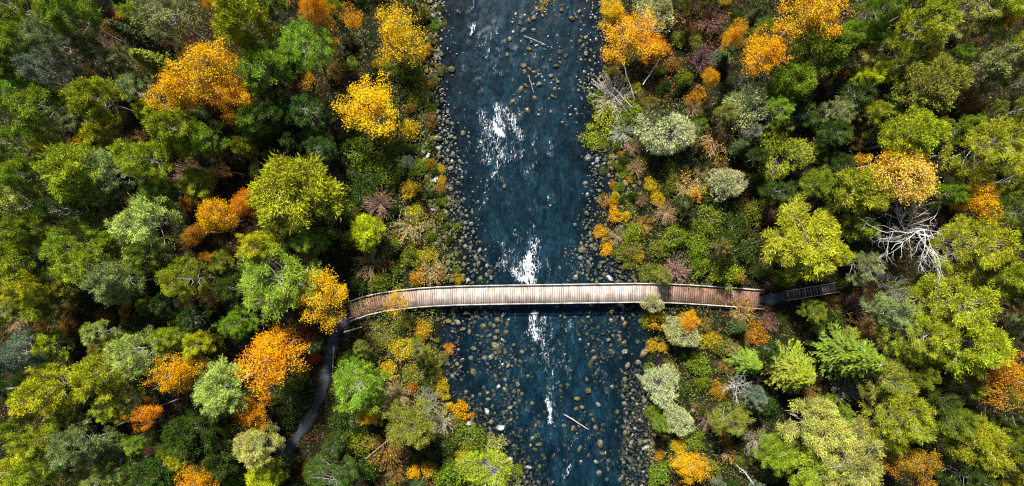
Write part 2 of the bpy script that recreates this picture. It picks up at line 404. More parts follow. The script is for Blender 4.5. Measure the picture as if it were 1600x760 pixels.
def spruce_proto(seed, H=11., R=2.2):
    g = np.random.default_rng(seed); w = QB(); f = QB()
    w.tube(np.c_[np.zeros((6, 2)), np.linspace(0, H, 6)], np.linspace(.16, .015, 6), 6)
    C = []; D = []; L = []; W = []; T = []; z = H * .12; k = 0
    while z < H * .985:
        t = z / H; rr = R * (1 - t) ** .78 * (1 + .06 * math.sin(z * 3))
        nb = 7 if t < .75 else 5
        for j in range(nb):
            az = k * .61 + j * 6.283 / nb + g.normal() * .13; l = (rr + .1) * g.uniform(.72, 1.15); drop = g.uniform(.18, .34)
            e = np.array([math.cos(az), math.sin(az), 0]); s = np.linspace(0, 1, 5)
            path = np.array([[0, 0, z]]) + e * (l * s)[:, None] + np.array([0, 0, 1.]) * (-drop * l * s + .16 * l * s ** 3)[:, None]
            w.tube(path, np.linspace(.025, .006, 5), 3); ct = np.clip(.45 + g.normal() * .14, 0, 1)
            m_ = int(14 + 26 * l / R)
            q = g.uniform(.12, 1, m_); P = np.stack([np.interp(q, s, path[:, i]) for i in range(3)], 1)
            sd = np.array([-math.sin(az), math.cos(az), 0]); sg = g.choice([-1, 1], m_)[:, None]
            d = e * .75 + sd * sg * g.uniform(.25, .9, (m_, 1)) + np.c_[np.zeros((m_, 2)), g.uniform(-.35, .12, m_)]
            C.append(P); D.append(d); L.append((.16 + .30 * (1 - q) * l / R + .10) * g.uniform(.8, 1.3, m_)); W.append(g.uniform(.08, .13, m_)); T.append(np.clip(ct + .12 * (q - .5) + g.normal(size=m_) * .1, 0, 1))
        z += .24 + .20 * (1 - t); k += 1
    f.blades(np.concatenate(C), np.concatenate(D), np.concatenate(L), np.concatenate(W), np.concatenate(T), g)
    return w.mesh("spruce_trunk", M['pine_bark'], True), f.mesh("spruce_crown", M['needle'])

def leafy_proto(seed, H=10., R=2.6, clusters=340, nleaf=46, spread=.20, leaf=(.085, .14), bark='birch_bark', zc=.66, zr=.34, nlimb=18):
    g = np.random.default_rng(seed); w = QB(); w2 = QB(); f = QB()
    lean = g.normal(size=2) * .5
    tz = np.linspace(0, 1, 8); TP = np.c_[lean[0] * tz ** 2 + np.sin(tz * 5 + seed) * .1, lean[1] * tz ** 2 + np.cos(tz * 4 + seed) * .1 - .1, tz * H * .9]
    TP[0, :2] = 0; w.tube(TP, np.linspace(.14, .02, 8), 6)
    top = TP[-1, :2] * .7
    dirs = norm(g.normal(size=(clusters, 3))); ln = norm(g.normal(size=(9, 3)))
    lump = .50 + .66 * np.max(np.clip(dirs @ ln[:7].T, 0, 1) ** 4.5, 1)
    rad = g.uniform(0, 1, clusters) ** .40 * lump
    C = dirs * rad[:, None] * [R, R, zr * H] + [top[0], top[1], zc * H]
    C[:, 2] = np.maximum(C[:, 2], .22 * H)
    C = C[fbm(C[:, 0] * .9 + seed * 3.1, C[:, 1] * .9 + C[:, 2] * .4, seed, 3) > .34]; clusters = len(C)
    idx = g.permutation(clusters)[:nlimb]; samp = [TP[3:]]
    for i in idx:
        e = C[i] * .78 + np.array([top[0], top[1], zc * H]) * .22; t0 = np.clip((e[2] - .45 * np.linalg.norm(e[:2] - top) - .6) / (H * .9), .25, .92)
        b = np.array([np.interp(t0, tz, TP[:, j]) for j in range(3)]); s = np.linspace(0, 1, 6)[:, None]
        mid = b + (e - b) * [.6, .6, .38] + g.normal(size=3) * .08
        path = (1 - s) ** 2 * b + 2 * s * (1 - s) * mid + s ** 2 * e
        w2.tube(path, np.linspace(.032, .009, 6), 4); samp.append(path[1:])
    S = np.concatenate(samp)
    d2 = ((C[:, None] - S[None]) ** 2).sum(-1) + 3 * np.maximum(S[None, :, 2] - C[:, None, 2], 0); nn = S[d2.argmin(1)]
    for i in range(clusters):
        w2.tube(np.array([nn[i], (nn[i] + C[i]) / 2 + [0, 0, .05], C[i]]), [.014, .01, .005], 3)
    ct = np.clip(.5 + g.normal(size=clusters) * .17, 0, 1); CC = np.repeat(C, nleaf, 0); n = len(CC)
    f.blades(CC + g.normal(size=(n, 3)) * spread, g.normal(size=(n, 3)) + [0, 0, -.3], g.uniform(*leaf, n), g.uniform(leaf[0] * .65, leaf[1] * .62, n), np.clip(np.repeat(ct, nleaf) + g.normal(size=n) * .10, 0, 1), g, side=g.normal(size=(n, 3)) * [1, 1, .6])
    return w.mesh("leafy_trunk", M[bark], True), f.mesh("leafy_crown", M['leaf']), w2.mesh("leafy_branches", M['twig'], True)

def willow_proto(seed, H=5., R=2.4):
    g = np.random.default_rng(seed); w = QB(); f = QB()
    n = 3000; dirs = norm(g.normal(size=(n, 3)) + [0, 0, .35]); dirs[:, 2] = np.abs(dirs[:, 2])
    ln = norm(g.normal(size=(7, 3))); lump = .66 + .45 * np.max(np.clip(dirs @ ln.T, 0, 1) ** 5, 1)
    rad = g.uniform(.2, 1.05, n) ** .5 * lump; C = dirs * rad[:, None] * [R, R, H * .72] + [0, 0, H * .26]
    kp = fbm(C[:, 0] * 1.5 + seed, C[:, 1] * 1.5, seed, 3) > .36; C = C[kp]; dirs = dirs[kp]; n = len(C)
    for i in g.permutation(n)[:520]:
        b = np.array([g.normal() * .12, g.normal() * .12, g.uniform(0, H * .25)]); e = C[i] * 1.06; md = (b * .45 + e * .55) + g.normal(size=3) * .12 + [0, 0, .15]
        w.tube(np.array([b, (b + md) / 2 + [0, 0, .05], md, e]), [.03, .02, .013, .006], 3)
    w.tube([[0, 0, -.1], [.05, 0, H * .2], [.1, .05, H * .45]], [.13, .1, .06], 6)
    k = 4; CC = np.repeat(C, k, 0); DD = np.repeat(dirs, k, 0) * .8 + g.normal(size=(n * k, 3)) * .55 + [0, 0, .3]
    ct = np.clip(.5 + g.normal(size=n) * .22, 0, 1)
    f.blades(CC + g.normal(size=CC.shape) * .07, DD, g.uniform(.18, .34, n * k), g.uniform(.035, .06, n * k), np.repeat(ct, k), g)
    return w.mesh("willow_trunk", M['pine_bark'], True), f.mesh("willow_crown", M['needle'])

def shrub_proto(seed, H=1.3, R=1.3, clusters=70, nleaf=38, leaf=(.085, .155), spread=.14):
    g = np.random.default_rng(seed); w = QB(); f = QB()
    dirs = norm(g.normal(size=(clusters, 3)) + [0, 0, .3]); dirs[:, 2] = np.abs(dirs[:, 2])
    ln = norm(g.normal(size=(6, 3))); lump = .50 + .65 * np.max(np.clip(dirs @ ln.T, 0, 1) ** 5, 1)
    C = dirs * (g.uniform(.15, 1, clusters) ** .5 * lump)[:, None] * [R, R, H * .8] + [0, 0, H * .15]
    for i in range(clusters):
        b = np.array([g.normal() * .1, g.normal() * .1, -.05]); md = b * .5 + C[i] * .5 + [0, 0, .12]
        if i % 2 == 0: w.tube(np.array([b, md, C[i]]), [.022, .014, .005], 3)
    ct = np.clip(.5 + g.normal(size=clusters) * .2, 0, 1); CC = np.repeat(C, nleaf, 0); n = len(CC)
    f.blades(CC + g.normal(size=(n, 3)) * spread, g.normal(size=(n, 3)), g.uniform(*leaf, n), g.uniform(leaf[0] * .6, leaf[1] * .6, n), np.clip(np.repeat(ct, nleaf) + g.normal(size=n) * .15, 0, 1), g, side=g.normal(size=(n, 3)) * [1, 1, .5])
    return w.mesh("shrub_stems", M['pine_bark'], True), f.mesh("shrub_leaves", M['leaf'])

def twig_proto(seed, H=1.8, R=1.5, n=70, leaves=420):
    g = np.random.default_rng(seed); w = QB(); f = QB(); tips = []
    for i in range(n):
        az = g.uniform(0, 6.28); q = g.uniform(.2, 1) ** .6; e = np.array([math.cos(az) * R * q, math.sin(az) * R * q, H * g.uniform(.45, 1) * (1.15 - .55 * q)])
        b = np.array([g.normal() * .08, g.normal() * .08, 0]); md = b * .4 + e * .6 + g.normal(size=3) * .08 + [0, 0, .1]
        w.tube(np.array([b, b * .6 + md * .4 + [0, 0, .1], md, e]), [.026, .02, .014, .006], 3)
        for j in range(6):
            s = g.uniform(.35, 1); p = b + (e - b) * s + [0, 0, .1 * (1 - s)]; d = norm((e - b) + g.normal(size=3) * np.linalg.norm(e - b) * .55) * g.uniform(.2, .5)
            w.tube(np.array([p, p + d * .5, p + d]), [.011, .009, .004], 3); tips.append(p + d)
    tips = np.array(tips); P = tips[g.integers(0, len(tips), leaves)] + g.normal(size=(leaves, 3)) * .07
    f.blades(P, g.normal(size=(leaves, 3)), g.uniform(.07, .14, leaves), g.uniform(.05, .09, leaves), g.uniform(0.2, .9, leaves), g)
    return w.mesh("bush_twigs", M['twig'], True), f.mesh("bush_leaves", M['leaf'])

def dead_proto(seed, H=6., R=3.4, nl=13, flat=.5, lv=3, r0=.048):
    g = np.random.default_rng(seed); w = QB()
    TP = np.array([[0, 0, -.2], [.1, .05, H * .25], [.05, .15, H * .5], [.15, .1, H * .75]]); w.tube(TP, [r0 * 1.3, r0 * 1.1, r0 * .9, r0 * .5], 7)
    def br(p, d, l, r, lev):
        pts = [p]; q = p.copy(); dd = d.copy(); n = 5
        for i in range(n):
            dd = norm(dd + g.normal(size=3) * .20 + [0, 0, .05]); q = q + dd * l / n; pts.append(q)
        w.tube(np.array(pts), np.linspace(r, r * .35, n + 1), 5 if lev < 2 else 3)
        if lev < lv:
            for j in range(5 if lev == 0 else 4):
                i = g.integers(1, n + 1); dv = norm((pts[i] - pts[i - 1])); nd = norm(dv + g.normal(size=3) * .62)
                br(pts[i], nd, l * g.uniform(.35, .62), r * .5, lev + 1)
    for i in range(nl):
        az = i * 2.4 + g.normal() * .3; t = g.uniform(.35, .75); el = g.uniform(.0, .6) * flat * 2
        br(np.array([.08, .1, H * t]), np.array([math.cos(az) * math.cos(el), math.sin(az) * math.cos(el), math.sin(el)]), R * g.uniform(.55, .85), r0 * .55, 0)
    return w.mesh("bare_branches", M['dead_wood'], True), None

PROTO = {
    'P': ([pine_proto(100 + i, 12, 3, 1.0 + .12 * (i % 3), 34 + 3 * (i % 3), .38 + .05 * (i % 3)) for i in range(6)], 12., 3., .70),
    'S': ([spruce_proto(200 + i) for i in range(3)], 11., 2.2, .42),
    'B': ([leafy_proto(300 + i, 10, 2.6, 300 + 40 * (i % 3)) for i in range(5)], 10., 2.6, .66),
    'L': ([pine_proto(400 + i, 9, 2.8, 1.4, 40, .28) for i in range(3)], 9., 2.8, .62),
    'F': ([leafy_proto(500 + i, 9, 2.4, 150, 20, .24, (.12, .19), 'birch_bark', .7, .28, 12) for i in range(3)], 9., 2.4, .70),
    'W': ([willow_proto(600 + i) for i in range(4)], 5., 2.4, .60),
    'G': ([shrub_proto(700 + i) for i in range(5)], 1.3, 1.3, .6),
    'T': ([twig_proto(800 + i) for i in range(4)], 1.8, 1.5, .6),
    'D': ([dead_proto(900 + i) for i in range(3)], 6., 3.4, .6),
}
KNAME = {'P': ('pine_tree', 'pine', 'trunk', 'crown'), 'S': ('spruce_tree', 'spruce', 'trunk', 'crown'), 'B': ('birch_tree', 'birch', 'trunk', 'crown'),
         'L': ('leafy_tree', 'tree', 'trunk', 'crown'), 'F': ('young_birch_tree', 'birch', 'trunk', 'crown'), 'W': ('willow_tree', 'willow', 'trunk', 'crown'),
         'G': ('leafy_shrub', 'shrub', 'stems', 'leaves'), 'T': ('twiggy_bush', 'bush', 'twigs', 'leaves'), 'D': ('bare_tree', 'bare tree', 'branches', None)}
GROUP = {'P': 'pines in the forest', 'S': 'spruces in the forest', 'B': 'autumn birches', 'L': 'green leafy trees', 'F': 'thin young birches', 'W': 'pale willows near the river',
         'G': 'leafy shrubs under the trees', 'T': 'twiggy half bare bushes', 'D': 'bare dead trees'}
CO = {  # base colours
    'yg': (.200, .232, .010), 'g': (.120, .165, .009), 'fg': (.130, .195, .012), 'dg': (.034, .060, .007), 'ol': (.140, .150, .018), 'pale': (.255, .270, .050), 'gg': (.165, .195, .060),
    'bg': (.110, .140, .080), 'ly': (.285, .280, .006), 'or': (.54, .215, .002), 'yo': (.56, .298, .003), 'ye': (.56, .325, .003), 'cr': (.56, .35, .045), 'ru': (.34, .165, .008), 'rd': (.17, .034, .014),
    'br': (.20, .120, .025), 'oy': (.38, .265, .010), 'pk': (.26, .150, .125), 'mv': (.17, .085, .095), 'tan': (.27, .19, .10), 'gy': (.26, .235, .19), 'wp': (.29, .30, .12)}
CN = {'yg': 'yellow-green', 'g': 'green', 'fg': 'fresh green', 'dg': 'dark green', 'ol': 'olive', 'pale': 'pale green', 'gg': 'grey-green', 'bg': 'bluish-green', 'ly': 'lime-yellow', 'or': 'orange',
      'yo': 'golden orange', 'ye': 'golden yellow', 'cr': 'creamy yellow', 'ru': 'rust-coloured', 'rd': 'red', 'br': 'brown', 'oy': 'mustard', 'pk': 'pinkish', 'mv': 'mauve', 'tan': 'tan', 'gy': 'grey', 'wp': 'pale grey-green'}

LAND = [("the large orange birch at upper left", 320, 120), ("the big yellow birch on the upper left bank", 570, 150), ("the broad yellow-green tree at mid left", 475, 290), ("the orange birch clump at mid left", 335, 340),
        ("the round grey-topped pine", 440, 425), ("the deep orange birch beside the path", 425, 548), ("the small round orange birch at lower left", 230, 647), ("the bright gold birch at lower left", 285, 580),
        ("the white dead tree", 1425, 365), ("the creamy yellow birch", 1415, 262), ("the big yellow birch at top right", 1265, 28), ("the palest willow on the right bank", 1045, 205), ("the wooden stairs", 1268, 456),
        ("the bridge's right end", 1180, 467), ("the bridge's left end", 555, 485), ("the rusty birch at lower right", 1418, 720), ("the rusty birch by the right edge", 1550, 565), ("the top right corner", 1600, 0), ("the top left corner", 0, 0),
        ("the bottom left corner", 0, 760), ("the bottom right corner", 1600, 760), ("the orange birch overhanging the river at top", 985, 60), ("the broad yellow-green pine at right", 1480, 505), ("the grey bare tree at lower right", 1150, 605),
        ("the left edge's middle", 0, 380), ("the gravel footpath", 495, 630), ("the star-shaped spruce at lower right", 1240, 580), ("the round orange birch at top middle", 617, 45), ("the driftwood log", 898, 654), ("the bottom edge left of the river", 720, 760), ("the rapid's whitest foam", 822, 425)]
USED = set()
def where(px, py, k=0):
    ds = sorted(((math.hypot(px - x, py - y), nm, x, y) for nm, x, y in LAND if math.hypot(px - x, py - y) > 6), key=lambda q: q[0])
    d, nm, x, y = ds[k]; dx, dy = px - x, py - y; parts = []
    if abs(dy) > .42 * abs(dx): parts.append('above' if dy < 0 else 'below')
    if abs(dx) > .42 * abs(dy): parts.append('left of' if dx < 0 else 'right of')
    s = parts[0] if len(parts) == 1 else parts[0] + ' and ' + parts[1]
    if d < 45: s = 'just ' + s
    elif d > 110: s = 'well ' + s
    return s + ' ' + nm
def unique(desc, px, py):
    for pre in ('', 'another ', ):
        for k in range(4):
            lab = (pre if pre != 'another ' else '') + desc + ' ' + where(px, py, k)
            if pre: lab = 'second ' + lab
            if lab not in USED and len(lab.split()) <= 16: USED.add(lab); return lab
    a, b = where(px, py, 0), where(px, py, 1)
    lab = desc + ' ' + a; USED.add(lab); return lab

RNG = np.random.default_rng(2024); COUNT = {}
CROWNS = []
def plant(px, py, r, kind, col, h=None, label=None, col2=None, rz=None, jitter=.10):
    protos, H0, R0, cf = PROTO[kind]
    i = COUNT.get(kind, 0); COUNT[kind] = i + 1
    tr, cr = protos[i % len(protos)][:2]; br = protos[i % len(protos)][2] if len(protos[i % len(protos)]) > 2 else None
    if h is None: h = {'P': 10.5, 'S': 9, 'B': 9, 'L': 9, 'F': 7.5, 'W': 4.2, 'G': 1.6, 'T': 2.0, 'D': 6}[kind]
    if kind == 'B' and abs(px - 840) > 330: h += 1.6
    if kind == 'W' and col == 'pale': col = 'wp'
    edge = math.hypot((px - 800) / 800, (py - 380) / 800)
    x, y, z = place(px, py, h * cf); R = r / FPX * (CAMH - z - h * cf) * (1 - .10 * edge if kind in 'PBSL' else 1) * (1.13 if kind in 'BF' else .83 if kind == 'L' else 1)
    nm, cat, pt, pc = KNAME[kind]
    o = link(nm, None, None, (x, y, z - .08)); o.empty_display_size = .3
    sx = R / R0; o.scale = (sx * RNG.uniform(.94, 1.06), sx * RNG.uniform(.94, 1.06), h / H0)
    o.rotation_euler = (0, 0, RNG.uniform(0, 6.283) if rz is None else rz)
    c = np.array(CO[col] if isinstance(col, str) else col); c = np.clip(c * RNG.uniform(1 - jitter, 1 + jitter, 3) * RNG.uniform(.9, 1.1), 0, .9)
    if kind == 'P' and px < 760: c = c * [.96, 1.04, 1.0]
    if kind == 'S': c = c * .78
    if kind == 'T':
        link(pt, tr, o, color=tuple(c)); link(pc, cr, o, color=CO[col2 or 'br'])
    else:
        link(pt, tr, o)
        if br is not None: link('branches', br, o, color=(.13, .09, .06))
        if cr is not None: link(pc, cr, o, color=tuple(c))
    size = 'large ' if r > 48 else ('small ' if r < 22 and kind not in 'GT' else '')
    base = {'P': 'pine', 'S': 'spruce', 'B': 'birch', 'L': 'leafy tree', 'F': 'thin young birch', 'W': 'willow', 'G': 'leafy shrub', 'T': 'twiggy bush', 'D': 'bare dead tree'}[kind]
    cn = CN.get(col, 'green') if kind != 'D' else 'silvery'
    if label: USED.add(label)
    tag(o, label or unique(f"{size}{cn} {base}", px, py), cat, GROUP[kind])
    CROWNS.append((px, py, r * (1.35 if kind in 'BF' else 1))); return o

TREES = [
    # upper left
    (38, 18, 40, 'P', 'yg'), (42, 72, 40, 'P', 'g'), (118, 28, 36, 'P', 'fg'), (92, 62, 32, 'P', 'gg'), (190, 24, 9, 'F', 'ye', 5), (262, 24, 46, 'P', 'gg'), (218, 62, 26, 'S', 'dg'), (240, 98, 28, 'S', 'yg', 7), (140, 76, 18, 'P', 'gg', 7),
    (122, 126, 6, 'F', 'rd', 4), (28, 155, 42, 'P', 'fg'), (78, 172, 42, 'P', 'g'), (160, 158, 36, 'P', 'yg'), (82, 112, 34, 'P', 'bg'), (15, 105, 30, 'P', 'g'), (330, 95, 58, 'B', 'yo', 11, "large golden orange birch crown at upper left, biggest orange one there"), (284, 133, 42, 'B', 'yo', 10), (366, 155, 36, 'B', 'yo', 8.5),
    (278, 206, 34, 'P', 'yg'), (28, 226, 34, 'P', 'fg'), (45, 274, 28, 'P', 'yg'), (124, 272, 48, 'P', 'yg', 11), (178, 268, 40, 'P', 'gg', 9), (133, 222, 15, 'F', 'ye', 8), (232, 250, 34, 'P', 'yg'), (286, 270, 24, 'T', 'pk', 3.5), (22, 322, 42, 'P', 'pale'),
    (106, 330, 26, 'P', 'dg'), (236, 352, 48, 'P', 'pale'), (62, 355, 30, 'P', 'g'), (118, 388, 36, 'P', 'yg'), (160, 345, 28, 'P', 'ol', 7), (330, 342, 35, 'B', 'yo', 9, "golden orange birch, bigger of the clump at mid left"), (386, 318, 24, 'B', 'or', 7.5), (306, 362, 20, 'B', 'ru', 7),
    (34, 402, 44, 'P', 'yg'), (142, 412, 42, 'P', 'yg'), (60, 452, 29, 'P', 'ly'), (184, 442, 34, 'P', 'gg'), (292, 441, 33, 'P', 'yg'), (264, 476, 21, 'P', 'dg', 7), (98, 452, 24, 'P', 'ol', 7), (232, 402, 28, 'P', 'g'),
    (60, 508, 17, 'G', 'br', 1.6), (104, 518, 19, 'G', 'ru', 1.6), (97, 556, 6, 'G', 'rd', 1.0), (22, 552, 40, 'P', 'bg'), (166, 546, 20, 'P', 'ol', 6), (226, 546, 42, 'P', 'pale'),
    (84, 605, 43, 'P', 'ly'), (75, 637, 13, 'B', 'or', 5), (165, 590, 38, 'P', 'yg'), (188, 630, 28, 'P', 'yg', 9), (230, 647, 25, 'B', 'or', 7.5, "small round bright orange birch among dark shade at lower left"), (285, 580, 40, 'B', 'yo', 9, "gold and brown birch with pale limbs at lower left"),
    (75, 680, 36, 'P', 'yg'), (132, 690, 36, 'P', 'gg'), (28, 738, 44, 'P', 'ly'), (72, 722, 32, 'P', 'yg'), (240, 735, 38, 'P', 'dg', 8), (302, 672, 40, 'L', 'dg', 7), (160, 754, 20, 'P', 'pale'), (36, 650, 8, 'F', 'ye', 4), (14, 610, 24, 'P', 'dg', 8),
    # centre left
    (385, 45, 46, 'L', 'yg', 11), (418, 112, 40, 'P', 'g', 9), (350, 38, 12, 'F', 'ye', 8), (326, 4, 14, 'F', 'yo', 9), (474, 76, 40, 'P', 'fg', 9.5), (488, 12, 26, 'B', 'or', 9.5), (514, 50, 22, 'F', 'or', 8), (546, 30, 20, 'F', 'or', 8), (520, 68, 12, 'F', 'yo', 6),
    (617, 46, 44, 'B', 'yo', 7.5, "round golden orange birch above the left bank at top middle"), (569, 152, 50, 'B', 'ye', 8.5, "big golden yellow birch on the left riverbank near the top"), (400, 182, 26, 'P', 'g', 7), (470, 292, 74, 'L', (.195, .205, .008), 10, "broad yellow-green leafy tree, largest crown at mid left"),
    (388, 236, 16, 'L', 'yg', 6), (318, 216, 32, 'P', 'g', 8), (352, 266, 13, 'F', 'br', 7), (574, 358, 30, 'L', 'ly', 4.5), (545, 375, 16, 'G', 'ly', 2.2), (440, 424, 66, 'P', (.140, .175, .014), 9.5, "large round green pine with grey-brown top left of the bridge"),
    (412, 386, 27, 'P', 'ly', 10), (326, 403, 9, 'F', 'or', 8), (332, 466, 20, 'F', 'br', 7), (508, 468, 45, 'B', 'yo', 8, "golden yellow birch hanging over the bridge's left end"), (424, 548, 55, 'B', 'or', 8.5, "deep orange birch, the brightest crown, beside the gravel footpath"),
    (355, 604, 43, 'P', 'pale', 9), (388, 636, 30, 'B', 'or', 7), (410, 692, 36, 'P', 'pale', 7.5), (420, 746, 34, 'L', 'ly', 5), (316, 752, 30, 'B', 'yo', 8), (350, 718, 36, 'L', 'dg', 6), (562, 606, 45, 'P', 'fg', 7.5), (586, 648, 21, 'B', 'ye', 5),
    (600, 704, 36, 'T', 'br', 3.4, None, 'ru'), (642, 660, 36, 'P', 'ol', 6), (520, 742, 42, 'P', 'dg', 6), (646, 742, 17, 'G', 'yo', 2.0), (718, 640, 20, 'G', 'yo', 1.7), (756, 738, 44, 'W', 'yg', 3.2), (705, 745, 32, 'G', 'g', 2.4), (738, 690, 30, 'G', 'g', 2.0), (690, 700, 26, 'G', 'dg', 1.8),
    (456, 222, 16, 'P', 'dg', 6), (430, 180, 30, 'P', 'dg', 7), (480, 170, 32, 'P', 'dg', 6), (500, 230, 24, 'P', 'dg', 5), (362, 450, 24, 'P', 'dg', 6), (300, 500, 24, 'P', 'dg', 6), (470, 345, 26, 'P', 'dg', 5), (350, 410, 22, 'P', 'ol', 6),
    # left bank shrubs
    (590, 318, 27, 'T', 'pk', 2.2, None, 'br'), (640, 296, 22, 'G', 'oy', 1.8), (640, 352, 32, 'T', 'tan', 2.0, None, 'oy'), (575, 412, 32, 'T', 'tan', 2.3, None, 'br'), (598, 440, 24, 'G', 'g', 1.8), (624, 466, 22, 'F', 'ye', 5.0), (672, 424, 25, 'T', 'tan', 1.9, None, 'yo'), (668, 400, 18, 'G', 'oy', 1.4),
    (560, 238, 32, 'G', 'g', 2.0), (600, 262, 30, 'G', 'g', 1.8), (618, 232, 26, 'G', 'ol', 1.6), (640, 205, 26, 'G', 'oy', 1.6), (640, 110, 28, 'G', 'g', 1.8), (612, 110, 20, 'G', 'ol', 1.6), (652, 150, 22, 'G', 'ol', 1.3), (650, 330, 20, 'G', 'ly', 1.4), (655, 262, 20, 'G', 'g', 1.3), (612, 380, 22, 'G', 'ol', 1.6), (640, 400, 20, 'G', 'g', 1.4), (560, 300, 24, 'G', 'dg', 1.6), (662, 20, 18, 'G', 'ol', 1.4), (598, 210, 22, 'G', 'g', 1.4),
    (545, 210, 22, 'G', 'dg', 1.8), (585, 285, 22, 'G', 'dg', 1.6), (530, 395, 24, 'G', 'dg', 1.8), (555, 445, 24, 'G', 'dg', 1.6), (650, 436, 18, 'G', 'ru', 1.2),
    (545, 560, 22, 'G', 'g', 1.6), (540, 660, 32, 'G', 'dg', 2.0), (560, 690, 28, 'G', 'g', 1.8), (575, 735, 30, 'G', 'dg', 2.0), (620, 620, 28, 'T', 'tan', 1.8, None, 'ol'), (665, 630, 26, 'T', 'gy', 1.6, None, 'ol'), (690, 660, 24, 'T', 'gy', 1.6, None, 'oy'), (640, 585, 24, 'G', 'ol', 1.2), (670, 560, 22, 'G', 'ol', 1.0), (625, 545, 24, 'G', 'oy', 1.0), (595, 530, 24, 'G', 'ol', 1.0), (660, 515, 20, 'G', 'oy', .9), (575, 560, 20, 'G', 'g', 1.2), (630, 505, 20, 'G', 'ol', .9), (690, 610, 18, 'G', 'oy', 1.0), (702, 546, 10, 'G', 'or', .8), (680, 585, 18, 'G', 'ol', .9), (605, 575, 20, 'G', 'oy', 1.0), (460, 620, 30, 'G', 'dg', 1.8), (465, 590, 22, 'G', 'g', 1.5), (478, 520, 16, 'G', 'rd', 1.0), (490, 560, 16, 'G', 'rd', .9), (440, 660, 26, 'G', 'dg', 1.6), (770, 700, 22, 'G', 'pale', 1.4), (790, 745, 26, 'G', 'gg', 1.5), (725, 715, 18, 'G', 'oy', 1.3), (670, 735, 20, 'G', 'oy', 1.3),
    # river bush, right bank top
    (858, 4, 34, 'G', 'oy', 1.5), (838, 12, 14, 'G', 'ye', 1.0), (880, 10, 16, 'G', 'yo', 1.1), (835, 38, 12, 'G', 'ly', .9), (985, 58, 46, 'B', 'yo', 6, "golden orange birch overhanging the river at the top middle"), (1008, 48, 30, 'D', 'gy', 6.6, "bleached bare treetop poking through the orange birch overhanging the river"), (962, 20, 26, 'B', 'yo', 6), (1022, 76, 24, 'B', 'or', 5.5), (1030, 12, 34, 'W', 'pale', 5),
    (1145, 56, 19, 'B', 'ye', 9), (1185, 48, 17, 'P', 'fg', 7), (1206, 75, 38, 'B', 'yo', 9), (1265, 26, 52, 'B', 'ye', 9.5, "big golden yellow birch at the top edge, right of the river"), (1102, 90, 22, 'T', 'mv', 3.6, None, 'mv'), (1112, 28, 26, 'T', 'mv', 3.2, None, 'ru'), (1115, 122, 17, 'B', 'yo', 7.5), (1070, 120, 22, 'G', 'g', 2.0),
    (1168, 162, 40, 'W', 'pale', 5.5), (1045, 205, 47, 'W', 'pale', 5, "palest round grey-green willow on the right riverbank"), (1280, 88, 44, 'L', 'g', 8), (1228, 130, 34, 'L', 'g', 7), (1320, 62, 26, 'P', 'g', 8), (1120, 216, 33, 'T', 'tan', 2.6, None, 'yo'), (958, 152, 40, 'T', 'gy', 1.8, None, 'fg'), (950, 175, 32, 'G', 'yg', 1.6), (935, 150, 18, 'G', 'fg', 1.3), (985, 178, 26, 'G', 'fg', 1.5), (930, 215, 22, 'G', 'yg', 1.3), (975, 205, 24, 'T', 'gy', 1.6, None, 'g'), (1060, 60, 20, 'G', 'ol', 1.5), (1050, 100, 18, 'G', 'br', 1.4), (1135, 160, 16, 'G', 'dg', 1.5), (1090, 150, 18, 'G', 'ru', 1.2), (1057, 133, 5, 'G', 'rd', .8),
    (1230, 240, 46, 'W', 'yg', 6), (1140, 284, 29, 'W', 'pale', 3.8), (1078, 292, 28, 'T', 'tan', 2.2, None, 'ye'), (1085, 305, 18, 'G', 'yo', 1.7), (1030, 310, 16, 'G', 'oy', 1.4), (1042, 330, 22, 'T', 'tan', 1.8, None, 'br'), (1258, 372, 60, 'P', (.21, .235, .010), 8, "large lime green pine above the wooden stairs"), (1300, 400, 26, 'P', 'ly', 7.5),
    (1150, 345, 32, 'G', 'dg', 1.8), (1110, 350, 30, 'G', 'g', 1.7), (1170, 385, 30, 'G', 'dg', 1.8), (1095, 385, 28, 'G', 'g', 1.6), (1130, 320, 24, 'G', 'dg', 1.6), (1180, 330, 26, 'G', 'g', 1.8), (1060, 370, 26, 'G', 'g', 1.5), (1055, 265, 22, 'G', 'ol', 1.5), (1190, 290, 26, 'G', 'dg', 1.8), (1030, 390, 24, 'G', 'ol', 1.4),
    (990, 364, 21, 'G', 'yg', 1.5), (962, 336, 14, 'G', 'yo', 1.1), (940, 362, 13, 'G', 'yo', 1.0), (978, 338, 12, 'G', 'yo', 1.0), (944, 312, 12, 'T', 'br', 1.2, None, 'yo'), (960, 318, 15, 'G', 'ru', 1.0), (965, 368, 18, 'T', 'tan', 1.3, None, 'ol'), (950, 388, 16, 'G', 'yo', .9), (985, 390, 24, 'G', 'ol', 1.2), (1010, 350, 18, 'T', 'br', 1.4, None, 'ru'),
    (1058, 425, 25, 'T', 'pk', 2.4, None, 'pk'), (1140, 424, 28, 'G', 'yg', 2.4), (1155, 436, 12, 'G', 'oy', 2.4), (1225, 434, 20, 'G', 'fg', 2.0), (1190, 425, 18, 'G', 'dg', 1.8), (1022, 474, 18, 'W', 'pale', 3.8), (1026, 500, 20, 'G', 'oy', 2.0), (1068, 522, 30, 'W', 'pale', 3.8), (1080, 500, 16, 'B', 'yo', 4.6), (1016, 428, 18, 'G', 'ol', 1.4), (1095, 415, 24, 'G', 'g', 1.8),
